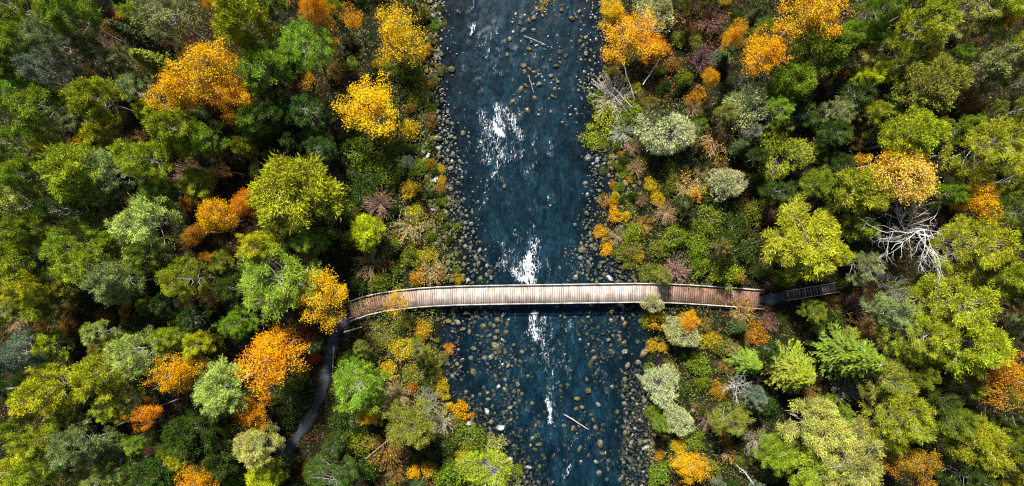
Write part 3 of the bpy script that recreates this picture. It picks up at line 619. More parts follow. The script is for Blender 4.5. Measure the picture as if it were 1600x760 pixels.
    (1164, 490, 23, 'T', 'tan', 2.0, None, 'yo'), (1240, 580, 47, 'S', 'yg', 7, "star-shaped yellow-green spruce below the wooden stairs"), (1168, 566, 30, 'S', 'fg', 5), (1332, 556, 54, 'S', 'g', 9), (1090, 568, 26, 'G', 'fg', 1.8), (1110, 530, 20, 'G', 'oy', 1.2), (1130, 545, 18, 'G', 'ol', 1.2), (1020, 540, 12, 'G', 'oy', 1.0), (1100, 600, 18, 'G', 'g', 1.4),
    (1036, 606, 34, 'W', 'pale', 3.2), (1062, 659, 25, 'W', 'pale', 3.0), (1072, 728, 30, 'B', 'yo', 4.5), (1060, 700, 18, 'G', 'oy', 1.4), (1142, 712, 15, 'T', 'tan', 1.8, None, 'ye'), (1150, 604, 29, 'D', 'gy', 4.2, "grey bare tree with radiating twigs in the lower right forest"), (1138, 656, 29, 'P', 'ol', 5), (1030, 745, 26, 'G', 'fg', 1.5), (1026, 645, 14, 'G', 'fg', 1.2), (1085, 690, 20, 'G', 'g', 1.4), (1110, 735, 24, 'G', 'ol', 1.5),
    (1186, 690, 25, 'T', 'gy', 2.2, None, 'ol'), (1212, 706, 30, 'P', 'g', 6), (1110, 655, 22, 'T', 'mv', 1.8, None, 'br'), (1045, 575, 18, 'G', 'br', 1.2), (1105, 645, 18, 'G', 'dg', 1.4),
    # right
    (1588, 18, 30, 'B', 'or', 11), (1345, 18, 24, 'T', 'mv', 4, None, 'gy'), (1368, 22, 30, 'P', 'g'), (1440, 46, 42, 'P', 'yg'), (1442, 6, 32, 'P', 'g'), (1512, 12, 46, 'P', 'pale'), (1548, 25, 30, 'P', 'yg'), (1450, 138, 50, 'P', 'ol', 10), (1490, 92, 20, 'P', 'fg', 8), (1582, 88, 46, 'P', 'yg'), (1545, 105, 36, 'P', 'gg', 9), (1520, 152, 30, 'T', 'br', 3.4, None, 'ru'), (1582, 172, 30, 'P', 'ol'), (1400, 105, 28, 'P', 'g', 8),
    (1422, 214, 44, 'P', 'yg', 10), (1540, 228, 56, 'P', 'yg', 11), (1392, 252, 32, 'B', 'yo', 9), (1422, 262, 58, 'B', 'cr', 10.5, "creamy yellow birch, palest autumn crown in the right forest"), (1525, 314, 33, 'B', 'yo', 9), (1368, 320, 15, 'B', 'or', 7), (1335, 300, 42, 'L', 'yg', 8.5), (1335, 352, 28, 'L', 'yg', 6.5), (1428, 360, 92, 'D', 'gy', 8.5, "white dead tree with wide bare branches in the right forest"), (1512, 392, 52, 'P', 'yg', 10.5), (1474, 306, 21, 'P', 'fg', 8), (1580, 330, 28, 'P', 'g'), (1590, 280, 26, 'P', 'yg'), (1342, 246, 8, 'F', 'ye', 5), (1345, 214, 26, 'T', 'br', 3, None, 'br'), (1520, 266, 12, 'F', 'or', 7),
    (1562, 432, 36, 'P', 'yg'), (1584, 460, 26, 'P', 'fg'), (1478, 478, 56, 'P', (.215, .238, .010), 10, "broad yellow-green pine, upper crown of the big right cluster"), (1502, 530, 54, 'P', (.22, .24, .009), 11), (1428, 520, 46, 'P', 'yg', 9.5), (1388, 484, 32, 'P', 'gg', 8.5), (1358, 522, 36, 'T', 'br', 3.6, None, 'br'), (1564, 570, 50, 'B', 'ru', 9.5, "rust and gold sparse birch at the right edge"), (1588, 512, 24, 'P', 'gg', 8), (1405, 455, 26, 'T', 'gy', 3.6, None, 'ol'),
    (1402, 640, 52, 'P', 'yg', 10), (1375, 592, 36, 'P', 'ol', 8.5), (1418, 722, 38, 'B', 'ru', 8, "rust orange birch between pale pines at the bottom right"), (1275, 672, 46, 'P', 'pale', 9), (1330, 712, 60, 'P', 'pale', 10, "large pale yellowish pine at the bottom edge, lower right"), (1262, 738, 40, 'P', 'yg', 9), (1522, 692, 44, 'P', 'yg', 10), (1482, 650, 36, 'P', 'g', 9), (1576, 690, 34, 'P', 'g'), (1590, 750, 26, 'P', 'ly'), (1560, 640, 30, 'P', 'dg', 9), (1328, 612, 26, 'T', 'gy', 3, None, 'ol'), (1500, 740, 36, 'P', 'dg', 9), (1452, 620, 28, 'P', 'dg', 8), (1300, 640, 28, 'P', 'g', 7), (1430, 580, 24, 'P', 'g', 8),
    (1400, 170, 26, 'P', 'dg', 7), (1340, 150, 30, 'P', 'dg', 6), (1300, 210, 30, 'P', 'dg', 6), (1280, 290, 28, 'P', 'g', 6), (1250, 180, 28, 'P', 'dg', 5), (1310, 260, 24, 'P', 'dg', 6), (1500, 205, 22, 'P', 'fg', 8), (1560, 375, 24, 'P', 'dg', 8), (1330, 440, 20, 'G', 'dg', 1.6), (1290, 510, 24, 'G', 'dg', 1.6), (1215, 300, 26, 'P', 'dg', 5), (1385, 400, 22, 'G', 'dg', 1.6), (1205, 640, 24, 'G', 'dg', 1.8), (1170, 640, 22, 'G', 'dg', 1.6), (1250, 630, 20, 'G', 'dg', 1.6),
]
for T in TREES:
    a = list(T) + [None] * (8 - len(T)); plant(*a[:8])

# young trees and shrubs filling the gaps between the listed crowns
def filler():
    g = np.random.default_rng(7); pts = []
    tries = 0
    while tries < 30000 and len(pts) < 230:
        tries += 1; px, py = g.uniform(-10, 1610), g.uniform(-10, 770)
        l, r = edges_px(py)
        if l - 12 < px < r + 12: continue
        if 530 < px < 1430 and abs(py - np.interp(px, [530, 650, 820, 1000, 1185, 1430], [488, 465, 460, 457, 467, 428])) < 26: continue
        if min(math.hypot(px - a, py - b) for a, b in [(522, 520), (518, 545), (512, 575), (504, 605), (494, 635), (478, 665), (455, 695)]) < 26: continue
        near = l - 150 < px < r + 170; rr = g.uniform(10, 17) if near else g.uniform(12, 21)
        if any(math.hypot(px - x, py - y) < r_ * .80 + rr * (.2 if near else .35) for x, y, r_ in CROWNS): continue
        pts.append((px, py)); far = abs(px - 830) / 800
        kind = g.choice(['P', 'G', 'S', 'G', 'T']) if far > .35 else g.choice(['G', 'G', 'T', 'P'])
        col = {'P': ['dg', 'g', 'dg', 'ol', 'bg'], 'S': ['dg', 'g'], 'G': ['dg', 'ru', 'br', 'g', 'ol', 'g', 'dg', 'oy'], 'T': ['br', 'mv', 'tan']}[kind]
        h = {'P': g.uniform(3, 6), 'S': g.uniform(2.5, 5), 'G': g.uniform(.8, 1.5), 'T': g.uniform(1.2, 2.)}[kind]
        plant(px, py, rr, kind, col[g.integers(len(col))], h, None, None)
def mid_pines():
    g = np.random.default_rng(17); k = 0; tries = 0
    while tries < 20000 and k < 42:
        tries += 1; px, py = g.uniform(-5, 1605), g.uniform(-5, 765); l, r = edges_px(py)
        if l - 215 < px < r + 260 or (px < 590 and abs(px - np.interp(py, [480, 560, 640, 700], [540, 516, 492, 450])) < 45 and py > 470): continue
        if 1160 < px < 1420 and abs(py - 455) < 34: continue
        rr = g.uniform(18, 29)
        if any(math.hypot(px - x, py - y) < r_ * .72 + rr * .45 for x, y, r_ in CROWNS): continue
        k += 1; plant(px, py, rr, 'P', ['yg', 'g', 'pale', 'gg', 'yg', 'ly', 'fg'][g.integers(7)], g.uniform(5.5, 8.0))
def bank_plants():
    g = np.random.default_rng(27); k = 0
    while k < 70:
        py = g.uniform(0, 760); l, r = edges_px(py); px = l + g.uniform(-38, 6) if g.random() < .5 else r + g.uniform(-8, 40)
        if abs(py - 462) < 24 or any(math.hypot(px - x, py - y) < r_ * .7 for x, y, r_ in CROWNS): continue
        k += 1; plant(px, py, g.uniform(6, 12), 'G', ['oy', 'ol', 'g', 'ru', 'ol', 'dg', 'g'][g.integers(7)], g.uniform(.5, .9))
mid_pines()
bank_plants()
filler()

# ---------------------------------------------------------------- footbridge
def box(q, p0, p1, wid, thick, up=(0, 0, 1)):
    p0 = np.array(p0, float); p1 = np.array(p1, float); t = norm(p1 - p0); s = norm(np.cross(t, up)); u = np.cross(s, t)
    c = [p0 - s * wid / 2 - u * thick / 2, p0 + s * wid / 2 - u * thick / 2, p0 + s * wid / 2 + u * thick / 2, p0 - s * wid / 2 + u * thick / 2]
    c += [x + (p1 - p0) for x in c]
    q.add(np.array(c), [(0, 1, 2, 3), (7, 6, 5, 4), (0, 4, 5, 1), (1, 5, 6, 2), (2, 6, 7, 3), (3, 7, 4, 0)])
CB = [(546, 487), (570, 478), (600, 471.5), (650, 465.5), (700, 462.5), (760, 461), (820, 460), (880, 459.2), (940, 458.4), (1000, 457.5), (1060, 459), (1120, 463), (1188, 468)]
DECK = 1.45
ends = [gz1(*px2w(546, 487, 2)), gz1(*px2w(1188, 468, 2))]
P = np.array([px2w(a, b, DECK) for a, b in CB]); s_ = np.r_[0, np.cumsum(np.linalg.norm(np.diff(P, axis=0), axis=1))]
tt = np.linspace(0, s_[-1], 400); Cx = np.interp(tt, s_, P[:, 0]); Cy = np.interp(tt, s_, P[:, 1])
for _ in range(60): Cy[1:-1] = (Cy[:-2] + 2 * Cy[1:-1] + Cy[2:]) / 4
u_ = tt / s_[-1]; Cz = np.interp(u_, [0, .15, .5, .85, 1], [ends[0] + .16, max(1.3, ends[0] * .5 + .7), 1.5, max(1.35, ends[1] * .5 + .7), ends[1] + .16])
for _ in range(200): Cz[1:-1] = (Cz[:-2] + 2 * Cz[1:-1] + Cz[2:]) / 4
def deck_at(d, off=0, dz=0):
    x, y, z = np.interp(d, tt, Cx), np.interp(d, tt, Cy), np.interp(d, tt, Cz)
    tx, ty = np.interp(d + .05, tt, Cx) - np.interp(d - .05, tt, Cx), np.interp(d + .05, tt, Cy) - np.interp(d - .05, tt, Cy)
    l = math.hypot(tx, ty); return np.array([x - ty / l * off, y + tx / l * off, z + dz]), math.atan2(ty, tx)
bridge = tag(link("footbridge", None, None, (0, 0, 0)), "long curved wooden plank footbridge crossing the river", "footbridge")
q = QB(); box(q, (0, -.87, 0), (0, .87, 0), .192, .05)
plank_me = q.mesh("plank", M['timber']); g = np.random.default_rng(5); d = .12
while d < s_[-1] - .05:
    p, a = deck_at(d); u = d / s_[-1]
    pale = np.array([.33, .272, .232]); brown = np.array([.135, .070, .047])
    k = float(sstep(.08, .24, u) * sstep(.84, .66, u)); k = np.clip(k + g.normal() * .07, 0, 1)  # brown ends, pale middle: weathering plus tree shade and sunlight put into plank colour
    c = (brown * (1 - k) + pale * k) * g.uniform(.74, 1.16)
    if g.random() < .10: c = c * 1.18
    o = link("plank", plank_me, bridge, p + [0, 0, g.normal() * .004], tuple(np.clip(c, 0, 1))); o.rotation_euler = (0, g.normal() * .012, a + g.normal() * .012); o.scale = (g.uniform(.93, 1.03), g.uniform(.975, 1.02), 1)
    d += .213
def rail(name, off, dz, wid, th, col, a=-.1, b=.1, seg=1.6):
    n = int(s_[-1] / seg); q = QB(); g = np.random.default_rng(int(abs(off) * 100 + dz * 50))
    ds = np.linspace(a, s_[-1] + b, n)
    for i in range(n - 1):
        e0 = deck_at(np.clip(ds[i], .01, s_[-1] - .01), off, dz)[0]; e1 = deck_at(np.clip(ds[i + 1], .01, s_[-1] - .01), off, dz)[0]; t = norm(e1 - e0)
        if i == 0: e0 = e0 - t * .35
        if i == n - 2: e1 = e1 + t * .35
        jz = g.normal() * .004
        box(q, e0 + t * .006 + [0, 0, jz], e1 - t * .006 + [0, 0, jz], wid, th)
    return link(name, q.mesh(name, M['timber']), bridge, None, col)
RC = (.31, .28, .25)
for sg in (-1, 1):
    rail("edge_rail", sg * .895, .20, .10, .09, RC)
    rail("stringer", sg * .62, -.17, .16, .28, (.16, .11, .08))
n = int(s_[-1] / 1.6)
q = QB(); box(q, (0, 0, -.30), (0, 0, .153), .08, .08, (0, 1, 0)); post_me = q.mesh("post", M['timber'])
for dd in np.linspace(-.1, s_[-1] + .1, n):
    for sg in (-1, 1):
        p, a = deck_at(np.clip(dd, .05, s_[-1] - .05), sg * .915); o = link("post", post_me, bridge, p, (.34, .29, .25)); o.rotation_euler = (0, 0, a)
for pxx in (690, 985):                      # timber crib piers on the two shores
    dd = float(np.interp((pxx - 800) / FPX * (CAMH - DECK), Cx, tt)); p, a = deck_at(dd); q = QB()
    g0 = gz1(p[0], p[1]) - .3; t = np.array([math.cos(a), math.sin(a), 0]); nn_ = np.array([-math.sin(a), math.cos(a), 0]); z = g0; k = 0
    while z < p[2] - .47:
        ax, bx_ = (t, nn_) if k % 2 == 0 else (nn_, t)
        for sg in (-1, 1):
            c = np.array([p[0], p[1], z + .08]) + bx_ * sg * .55; box(q, c - ax * .72, c + ax * .72, .16, .158)
        z += .16; k += 1
    link("pier", q.mesh("pier", M['timber']), bridge, None, (.15, .11, .085))

# ---------------------------------------------------------------- stairs on the right bank
st = tag(link("wooden_stairs", None, None, (0, 0, 0)), "dark narrow wooden stairs climbing the right bank beyond the footbridge", "stairs")
A = np.array(place(1230, 462)); B = np.array(place(1306, 449)); A[2] += .12; B[2] = max(B[2] + .2, A[2] + 1.5)
A_, B_ = A, B; t = norm(B - A); hz = norm(np.array([t[0], t[1], 0])); sd = np.array([-hz[1], hz[0], 0]); nst = 17
q = QB(); box(q, -sd * .40, sd * .40, .24, .045); tread_me = q.mesh("tread", M['timber'])
q = QB(); box(q, -sd * .41, sd * .41, .045, .05); edge_me = q.mesh("nosing", M['timber'])
for i in range(nst):
    p = A + (B - A) * ((i + .5) / nst); o = link("tread", tread_me, st, p, (.060, .052, .047))
    link("nosing", edge_me, o, np.array([0, 0, .03]) - hz * .11, (.30, .25, .19) if i % 2 == 0 else (.14, .12, .10))
for sg in (-1, 1):
    q = QB(); box(q, A + sd * sg * .45 - t * .15 + [0, 0, .02], B + sd * sg * .45 + t * .15 + [0, 0, .02], .06, .22); link("stringer", q.mesh("stringer", M['timber']), st, None, (.30, .25, .19))

# ---------------------------------------------------------------- logs, poles, sticks
def log(px0, py0, px1, py1, r, mat, name, label, cat, lift=.1, bent=.1, seed=0, branches=0, z=None):
    g = np.random.default_rng(seed); a = np.array(place(px0, py0)); b = np.array(place(px1, py1))
    if z is not None: a[2], b[2] = z
    a[2] += lift; b[2] += lift; n = 8; s = np.linspace(0, 1, n)[:, None]; pts = a + (b - a) * s; L = np.linalg.norm(b - a)
    w = np.cumsum(g.normal(size=(n, 3)) * [1, 1, .3], 0) * L * bent * .12; w -= w[0] + (w[-1] - w[0]) * s; pts = pts + w
    if z is None: pts[:, 2] = np.maximum(pts[:, 2], gz(pts[:, 0], pts[:, 1]) + r * .6)
    q = QB(); q.tube(pts, np.linspace(r, r * .62, n), 8)
    i = len(q.v[0]); V = np.concatenate([q.v[0], [pts[0]], [pts[-1]]]); q.v = [V]; q.n = len(V)
    F = [(j, i, i, (j + 1) % 8) for j in range(8)]; 
    q.f.append(np.array([[j, (j + 1) % 8, (j + 2) % 8, (j + 3) % 8] for j in (0, 3)] + [[(n - 1) * 8 + k for k in (j, (j + 1) % 8, (j + 2) % 8, (j + 3) % 8)] for j in (0, 3)])); q.t.append(np.full(4, .5))
    for k in range(branches):
        f = g.uniform(.3, 1); p = np.array([np.interp(f, s[:, 0], pts[:, j]) for j in range(3)]); d = norm(norm(b - a) + g.normal(size=3) * [.8, .8, .4]); l = L * g.uniform(.12, .35) * (1.2 - f)
        m1 = p + d * l * .5 + g.normal(size=3) * l * .06; q.tube(np.array([p, m1, p + d * l + [0, 0, l * .1]]), [r * .4, r * .28, r * .1], 4)
        for kk in range(2):
            d2 = norm(d + g.normal(size=3) * .6); q.tube(np.array([m1, m1 + d2 * l * .25, m1 + d2 * l * .5]), [r * .22, r * .15, r * .06], 3)
    o = link(name, q.mesh(name, M[mat], True)); tag(o, label, cat); return o
log(880, 643, 918, 666, .075, 'driftwood', "driftwood_log", "pale driftwood log lying across rocks in the lower river", "log", z=(.14, .20), bent=.15, seed=1)
log(818, 62, 852, 76, 0.042, 'driftwood', "driftwood_stick", "thin bleached stick on the mossy shoal in the upper river", "stick", z=(.15, .2), seed=2)
log(826, 122, 834, 150, 0.035, 'driftwood', "driftwood_stick", "thin dark grey stick among mossy rocks in the upper river", "stick", z=(.15, .15), seed=3)
log(523, 540, 520, 592, .07, 'pine_bark', "fallen_pole", "straight brown pole lying along the gravel footpath's right side", "pole", .25, .05, seed=4)
log(538, 519, 566, 511, .09, 'birch_bark', "fallen_log", "short pale log lying by the bridge's left end", "log", .15, .05, seed=5)
log(201, 678, 191, 758, 0.049, 'birch_bark', "fallen_birch_trunk", "thin white fallen trunk running to the bottom edge at lower left", "trunk", .9, .12, seed=6)
log(1182, 765, 1146, 722, 0.070, 'pine_bark', "fallen_branch", "branching brown fallen bough at the bottom edge right of the river", "branch", .8, .2, seed=7, branches=12)
log(578, 706, 622, 672, .032, 'driftwood', "fallen_branch", "pale bare branch over brown bush at lower middle left", "branch", 2.2, .12, seed=8, branches=7)
log(600, 640, 616, 622, 0.049, 'driftwood', "fallen_branch", "short pale broken stem beside the small yellow birch left of the river", "branch", 3.0, .1, seed=18, branches=2)
log(966, 95, 988, 158, 0.049, 'driftwood', "fallen_branch", "long pale branch leaning over the green bush on the upper right bank", "branch", 1.2, .2, seed=9, branches=6)
log(970, 168, 922, 128, 0.042, 'driftwood', "fallen_branch", "pale forked branch reaching over the river from the right bank bush", "branch", 1.1, .2, seed=10, branches=9)
log(984, 172, 955, 142, 0.042, 'driftwood', "fallen_branch", "grey branch in the middle of the upper right bank bush", "branch", 1.5, .2, seed=11, branches=8)
log(1000, 138, 1024, 102, 0.056, 'birch_bark', "leaning_trunk", "pale leaning trunk below the orange birch overhanging the river", "trunk", 1.6, .15, seed=12, branches=2)
log(1300, 483, 1405, 500, 0.049, 'driftwood', "fallen_branch", "long grey fallen branch below the wooden stairs", "branch", .4, .2, seed=14, branches=12)
log(1490, 128, 1570, 90, 0.070, 'pine_bark', "leaning_trunk", "dark straight leaning trunk in the upper right forest", "trunk", 2.6, .04, seed=15)
log(1502, 136, 1560, 108, 0.063, 'pine_bark', "leaning_trunk", "second dark leaning trunk, lower of the pair at upper right", "trunk", 2.0, .04, seed=16)
log(1320, 380, 1345, 368, 0.042, 'driftwood', "fallen_branch", "short grey branch left of the white dead tree", "branch", .5, .2, seed=17, branches=4)

# ---------------------------------------------------------------- boulders
def rock_mesh(seed, sub=2):
    g = np.random.default_rng(seed); bm = bmesh.new(); bmesh.ops.create_icosphere(bm, subdivisions=sub, radius=1)
    pl = norm(g.normal(size=(13, 3))); cut = g.uniform(.55, .88, 13); ax = np.array([1, g.uniform(.66, .95), g.uniform(.55, .8)])
    for v in bm.verts:
        p = np.array(v.co); 
        for d, c in zip(pl, cut):
            h = p @ d
            if h > c: p = p - d * (h - c) * .95
        p = p * (1 + g.normal() * .025) * ax; v.co = p
    me = bpy.data.meshes.new("boulder"); bm.to_mesh(me); bm.free()
    for pgn in me.polygons: pgn.use_smooth = False
    me.materials.append(M['rock']); return me
ROCKS = [rock_mesh(50 + i, 1 if i % 3 else 2) for i in range(9)]
SC_ = {'p': ((.165, .165, .16), .36), 'm': ((.085, .085, .055), .82), 'o': ((.17, .125, .065), .65), 'd': ((.016, .017, .017), .16), 'r': ((.125, .09, .07), .36), 'w': ((.29, .29, .28), .16), 'q': ((.115, .115, .10), .52)}
RN = {'p': 'pale stone', 'm': 'yellow-green mossy', 'o': 'orange-mossed', 'd': 'dark wet', 'r': 'reddish brown', 'w': 'whitish', 'q': 'half mossy'}
HAND = """677 27 6 p;688 34 5 p;668 60 5 p;681 122 4 p;683 152 5 m;686 186 7 q;672 137 5 m;700 175 5 p;700 192 5 p;678 183 6 p;706 111 8 m;684 217 8 q;685 232 5 p;669 244 6 w;681 280 6 w;688 303 7 o;683 325 5 m;699 337 5 m;692 288 4 m;698 293 4 p;709 345 5 p;678 360 5 p;688 376 5 m;728 385 5 p;788 292 6 m;725 211 6 m;724 257 5 m
744 403 6 p;742 414 4 m;762 415 5 p;743 422 5 p;723 431 7 m;725 413 6 r;775 498 8 o;756 508 7 m;716 503 7 p;735 517 6 p;777 517 7 p;747 522 5 p;754 524 5 m;766 522 4 p;793 505 5 p;791 517 5 q;786 491 5 p;774 538 9 p;768 555 9 q;790 548 6 m;815 548 8 q;737 558 6 p;717 546 5 r;720 572 6 m;700 569 5 p;741 580 9 q;779 602 5 p;790 606 6 m;763 621 6 q;762 611 5 m;797 633 7 q;762 641 7 w;733 662 6 p;781 666 8 w;787 641 4 m;766 670 5 p;739 618 5 p;790 693 6 p;798 718 6 p;815 612 4 m;832 682 8 m;842 690 8 m;836 698 6 m;828 692 5 m
892 35 6 m;834 33 6 q;834 52 5 w;914 63 4 m;874 85 7 m;884 91 6 m;835 117 7 m;836 157 6 m;862 154 5 m;835 95 5 m;860 123 4 m;859 98 5 m;868 108 5 m;904 70 6 m;908 62 5 m;817 107 6 m;801 130 5 m;813 144 8 m;822 138 6 m;800 163 7 m;824 177 8 m;797 66 4 m;793 90 4 m;818 52 5 w;812 40 6 m;826 36 6 m;846 22 6 m;868 30 5 m;876 22 5 m;826 82 6 m;830 70 5 m;850 110 5 m;842 135 4 m;828 113 6 q;820 117 6 m
918 248 9 w;933 250 7 p;932 261 5 p;957 246 7 m;972 246 5 p;956 263 6 o;966 254 5 m;913 288 6 p;914 294 5 p;977 287 7 q;916 306 5 p;923 300 5 p;952 288 5 m;938 289 5 m;959 295 5 m;980 304 7 m;916 334 7 q;930 337 5 m;915 356 6 m;921 367 5 p;917 379 5 p;897 352 4 r;981 230 7 r;905 403 6 p;918 410 6 p;935 417 6 m;942 429 6 q;951 435 9 w;908 391 8 q;898 433 7 q;915 430 4 p;970 433 7 m;907 415 4 p;874 418 4 m;966 425 6 m
875 492 4 p;898 494 5 o;917 494 4 p;954 485 8 m;972 534 6 p;975 548 8 q;995 533 6 m;1006 552 9 q;925 547 5 p;889 562 5 m;921 571 7 d;956 549 4 p;978 569 8 p;996 565 6 p;953 499 5 p;971 497 5 p;891 577 5 m;915 590 6 m;925 585 5 d;945 583 7 d;955 601 6 p;917 607 7 m;900 620 7 m;933 629 6 p;907 633 6 m;899 635 4 p;895 664 7 m;929 664 6 m;925 653 5 m;940 660 5 m;923 676 6 d;936 689 8 r;904 697 6 m;918 707 5 m;938 704 5 m;944 704 5 m;930 717 7 p;935 735 8 p;955 720 6 d;907 718 6 d;948 728 6 d
1000 590 10 p;983 613 5 m;987 621 5 q;993 630 6 m;1006 627 7 r;977 643 6 p;988 645 5 m;1001 657 6 m;980 667 6 r;986 680 6 m;1000 690 7 q;984 716 9 q;997 716 5 p;990 732 7 q;968 743 7 p;985 690 5 p;976 655 4 p;992 668 5 p;1003 672 5 m;1008 700 6 p;978 700 4 w;1006 640 5 p;880 540 5 d;870 560 4 d;905 530 5 d;915 520 4 m;940 520 5 d;850 640 4 d;950 640 5 d;960 670 5 d;962 640 5 m;946 610 4 d;875 600 4 d"""
rocks = []
for it in HAND.replace("\n", ";").split(";"):
    a = it.split(); rocks.append((float(a[0]), float(a[1]), float(a[2]), a[3]))
HANDSET = {(a, b) for a, b, _, _ in rocks}
def zone_scatter(n, yl, f0, f1, rmin, rmax, types, seed, clump=.35):
    g = np.random.default_rng(seed); out = 0; tr = 0
    while out < n and tr < n * 60:
        tr += 1; py = g.uniform(*yl); x0, x1 = f0(py), f1(py); px = g.uniform(x0, x1)
        if vnoise(px * .045, py * .045, seed)[()] < clump + g.normal() * .12: continue
        r = rmin + (rmax - rmin) * g.random() ** 2.6
        if any((px - a) ** 2 + (py - b) ** 2 < (.62 * (r + c)) ** 2 for a, b, c, _ in rocks): continue
        rocks.append((px, py, r, types[g.integers(len(types))])); out += 1
ip = lambda *pts: (lambda y: float(np.interp(y, [p[0] for p in pts], [p[1] for p in pts])))
zone_scatter(330, (-10, 250), ip((0, 664), (90, 666), (180, 655), (250, 660)), ip((0, 694), (60, 690), (120, 690), (180, 704), (250, 722)), 1.6, 6.5, 'ppmqqdmw', 21, .2)
zone_scatter(330, (250, 445), ip((250, 662), (350, 668), (445, 690)), ip((250, 722), (330, 728), (400, 765), (445, 782)), 1.6, 6.5, 'ppmqddwm', 22, .25)
zone_scatter(430, (476, 660), ip((476, 668), (560, 682), (660, 730)), ip((476, 795), (560, 806), (620, 812), (660, 808)), 1.5, 7, 'ppqwdddmr', 23, .40)
zone_scatter(150, (660, 765), ip((660, 735), (765, 795)), ip((660, 812), (765, 838)), 1.5, 6, 'ppwqdm', 24, .2)
zone_scatter(240, (225, 390), ip((225, 925), (300, 912), (390, 905)), ip((225, 1000), (330, 1000), (390, 960)), 1.6, 6, 'pqmmdd', 25, .25)
zone_scatter(130, (385, 445), ip((385, 880), (445, 885)), ip((385, 985), (445, 995)), 1.6, 6, 'pqmdd', 26, .3)
zone_scatter(150, (474, 580), ip((474, 880), (530, 900), (580, 930)), ip((474, 1020), (580, 1025)), 1.6, 6.5, 'pqdddrm', 27, .46)
zone_scatter(430, (575, 770), ip((575, 968), (640, 972), (770, 966)), ip((575, 1020), (640, 1022), (770, 1020)), 1.5, 6.5, 'ppqwmrdp', 28, .05)
zone_scatter(120, (490, 765), ip((490, 868), (765, 880)), ip((490, 970), (765, 970)), 1.6, 4.5, 'ddddddmq', 29, .52)
zone_scatter(45, (490, 765), ip((490, 800), (765, 828)), ip((490, 850), (765, 868)), 1.6, 5, 'dddm', 34, .58)
zone_scatter(110, (20, 200), ip((20, 800), (100, 800), (200, 800)), ip((20, 925), (100, 935), (200, 900)), 1.6, 4.5, 'mddd', 30, .55)
zone_scatter(80, (5, 190), ip((5, 905), (190, 900)), ip((5, 952), (190, 940)), 1.5, 4.5, 'ddm', 31, .3)
zone_scatter(60, (560, 765), ip((560, 805), (765, 828)), ip((560, 830), (765, 860)), 1.5, 5, 'ddm', 32, .5)
zone_scatter(60, (190, 440), ip((190, 700), (440, 765)), ip((190, 745), (440, 805)), 1.5, 4.5, 'ddd', 33, .5)
rocks.sort(key=lambda r: -r[2])
LAND_TREES = LAND
LAND = [("the driftwood log", 898, 654), ("the whitest foam above the bridge", 822, 425), ("the main upper rapid", 775, 215), ("the foam streak below the bridge", 848, 530), ("the lower foam streak", 862, 640), ("the bridge's middle", 820, 460), ("the yellow bush in the upper river", 860, 5),
        ("the bleached stick on the shoal", 835, 70), ("the upper right bank bush", 955, 150), ("the palest willow", 1045, 205), ("the big yellow birch on the upper left bank", 570, 150), ("the round orange birch at top middle", 617, 45), ("the pale willow at the lower right shore", 1036, 606), ("the orange bush on the lower left shore", 718, 640), ("the pale shrub at the bottom left shore", 756, 738), ("the bridge over the left shore", 715, 462), ("the bridge over the right shore", 945, 458), ("the bright green shrub on the right bank", 990, 364)]
g = np.random.default_rng(77); small = []
def rz_at(px, py, r):
    x, y, z = place(px, py, 0); R = r / FPX * CAMH
    base = max(z, -.12 - .25 * R); return x, y, base, R
NR = 300
SZ = lambda r: 'big ' if r >= 8 else ('' if r >= 5.5 else 'small ')
for i, (px, py, r, t) in enumerate(rocks):
    x, y, z, R = rz_at(px, py, r * .98)
    if i >= NR: small.append((x, y, z, R, t)); continue
    c, al = SC_[t]; c = np.array(c) * g.uniform(.75, 1.2) * (1.4 if (px, py) in HANDSET and t in 'pwqr' else 1); o = link("boulder", ROCKS[i % 9], None, (x, y, max(z + R * .2, R * (g.uniform(-.15, .15) if t != 'd' else -.25))), tuple(c) + (float(np.clip(al + g.normal() * .12 + (.15 if py < 200 and 790 < px < 930 else 0), 0, 1)),))
    o.rotation_euler = (g.normal() * .2, g.normal() * .2, g.uniform(0, 6.28)); o.scale = (R * g.uniform(.95, 1.25), R * g.uniform(.85, 1.05), R * g.uniform(.9, 1.35))
    side = 'left' if px < 800 + (py - 380) * .12 else 'right'
    tag(o, unique(SZ(r) + RN[t] + ' boulder', px, py), 'boulder', f"boulders on the {side} side of the river")
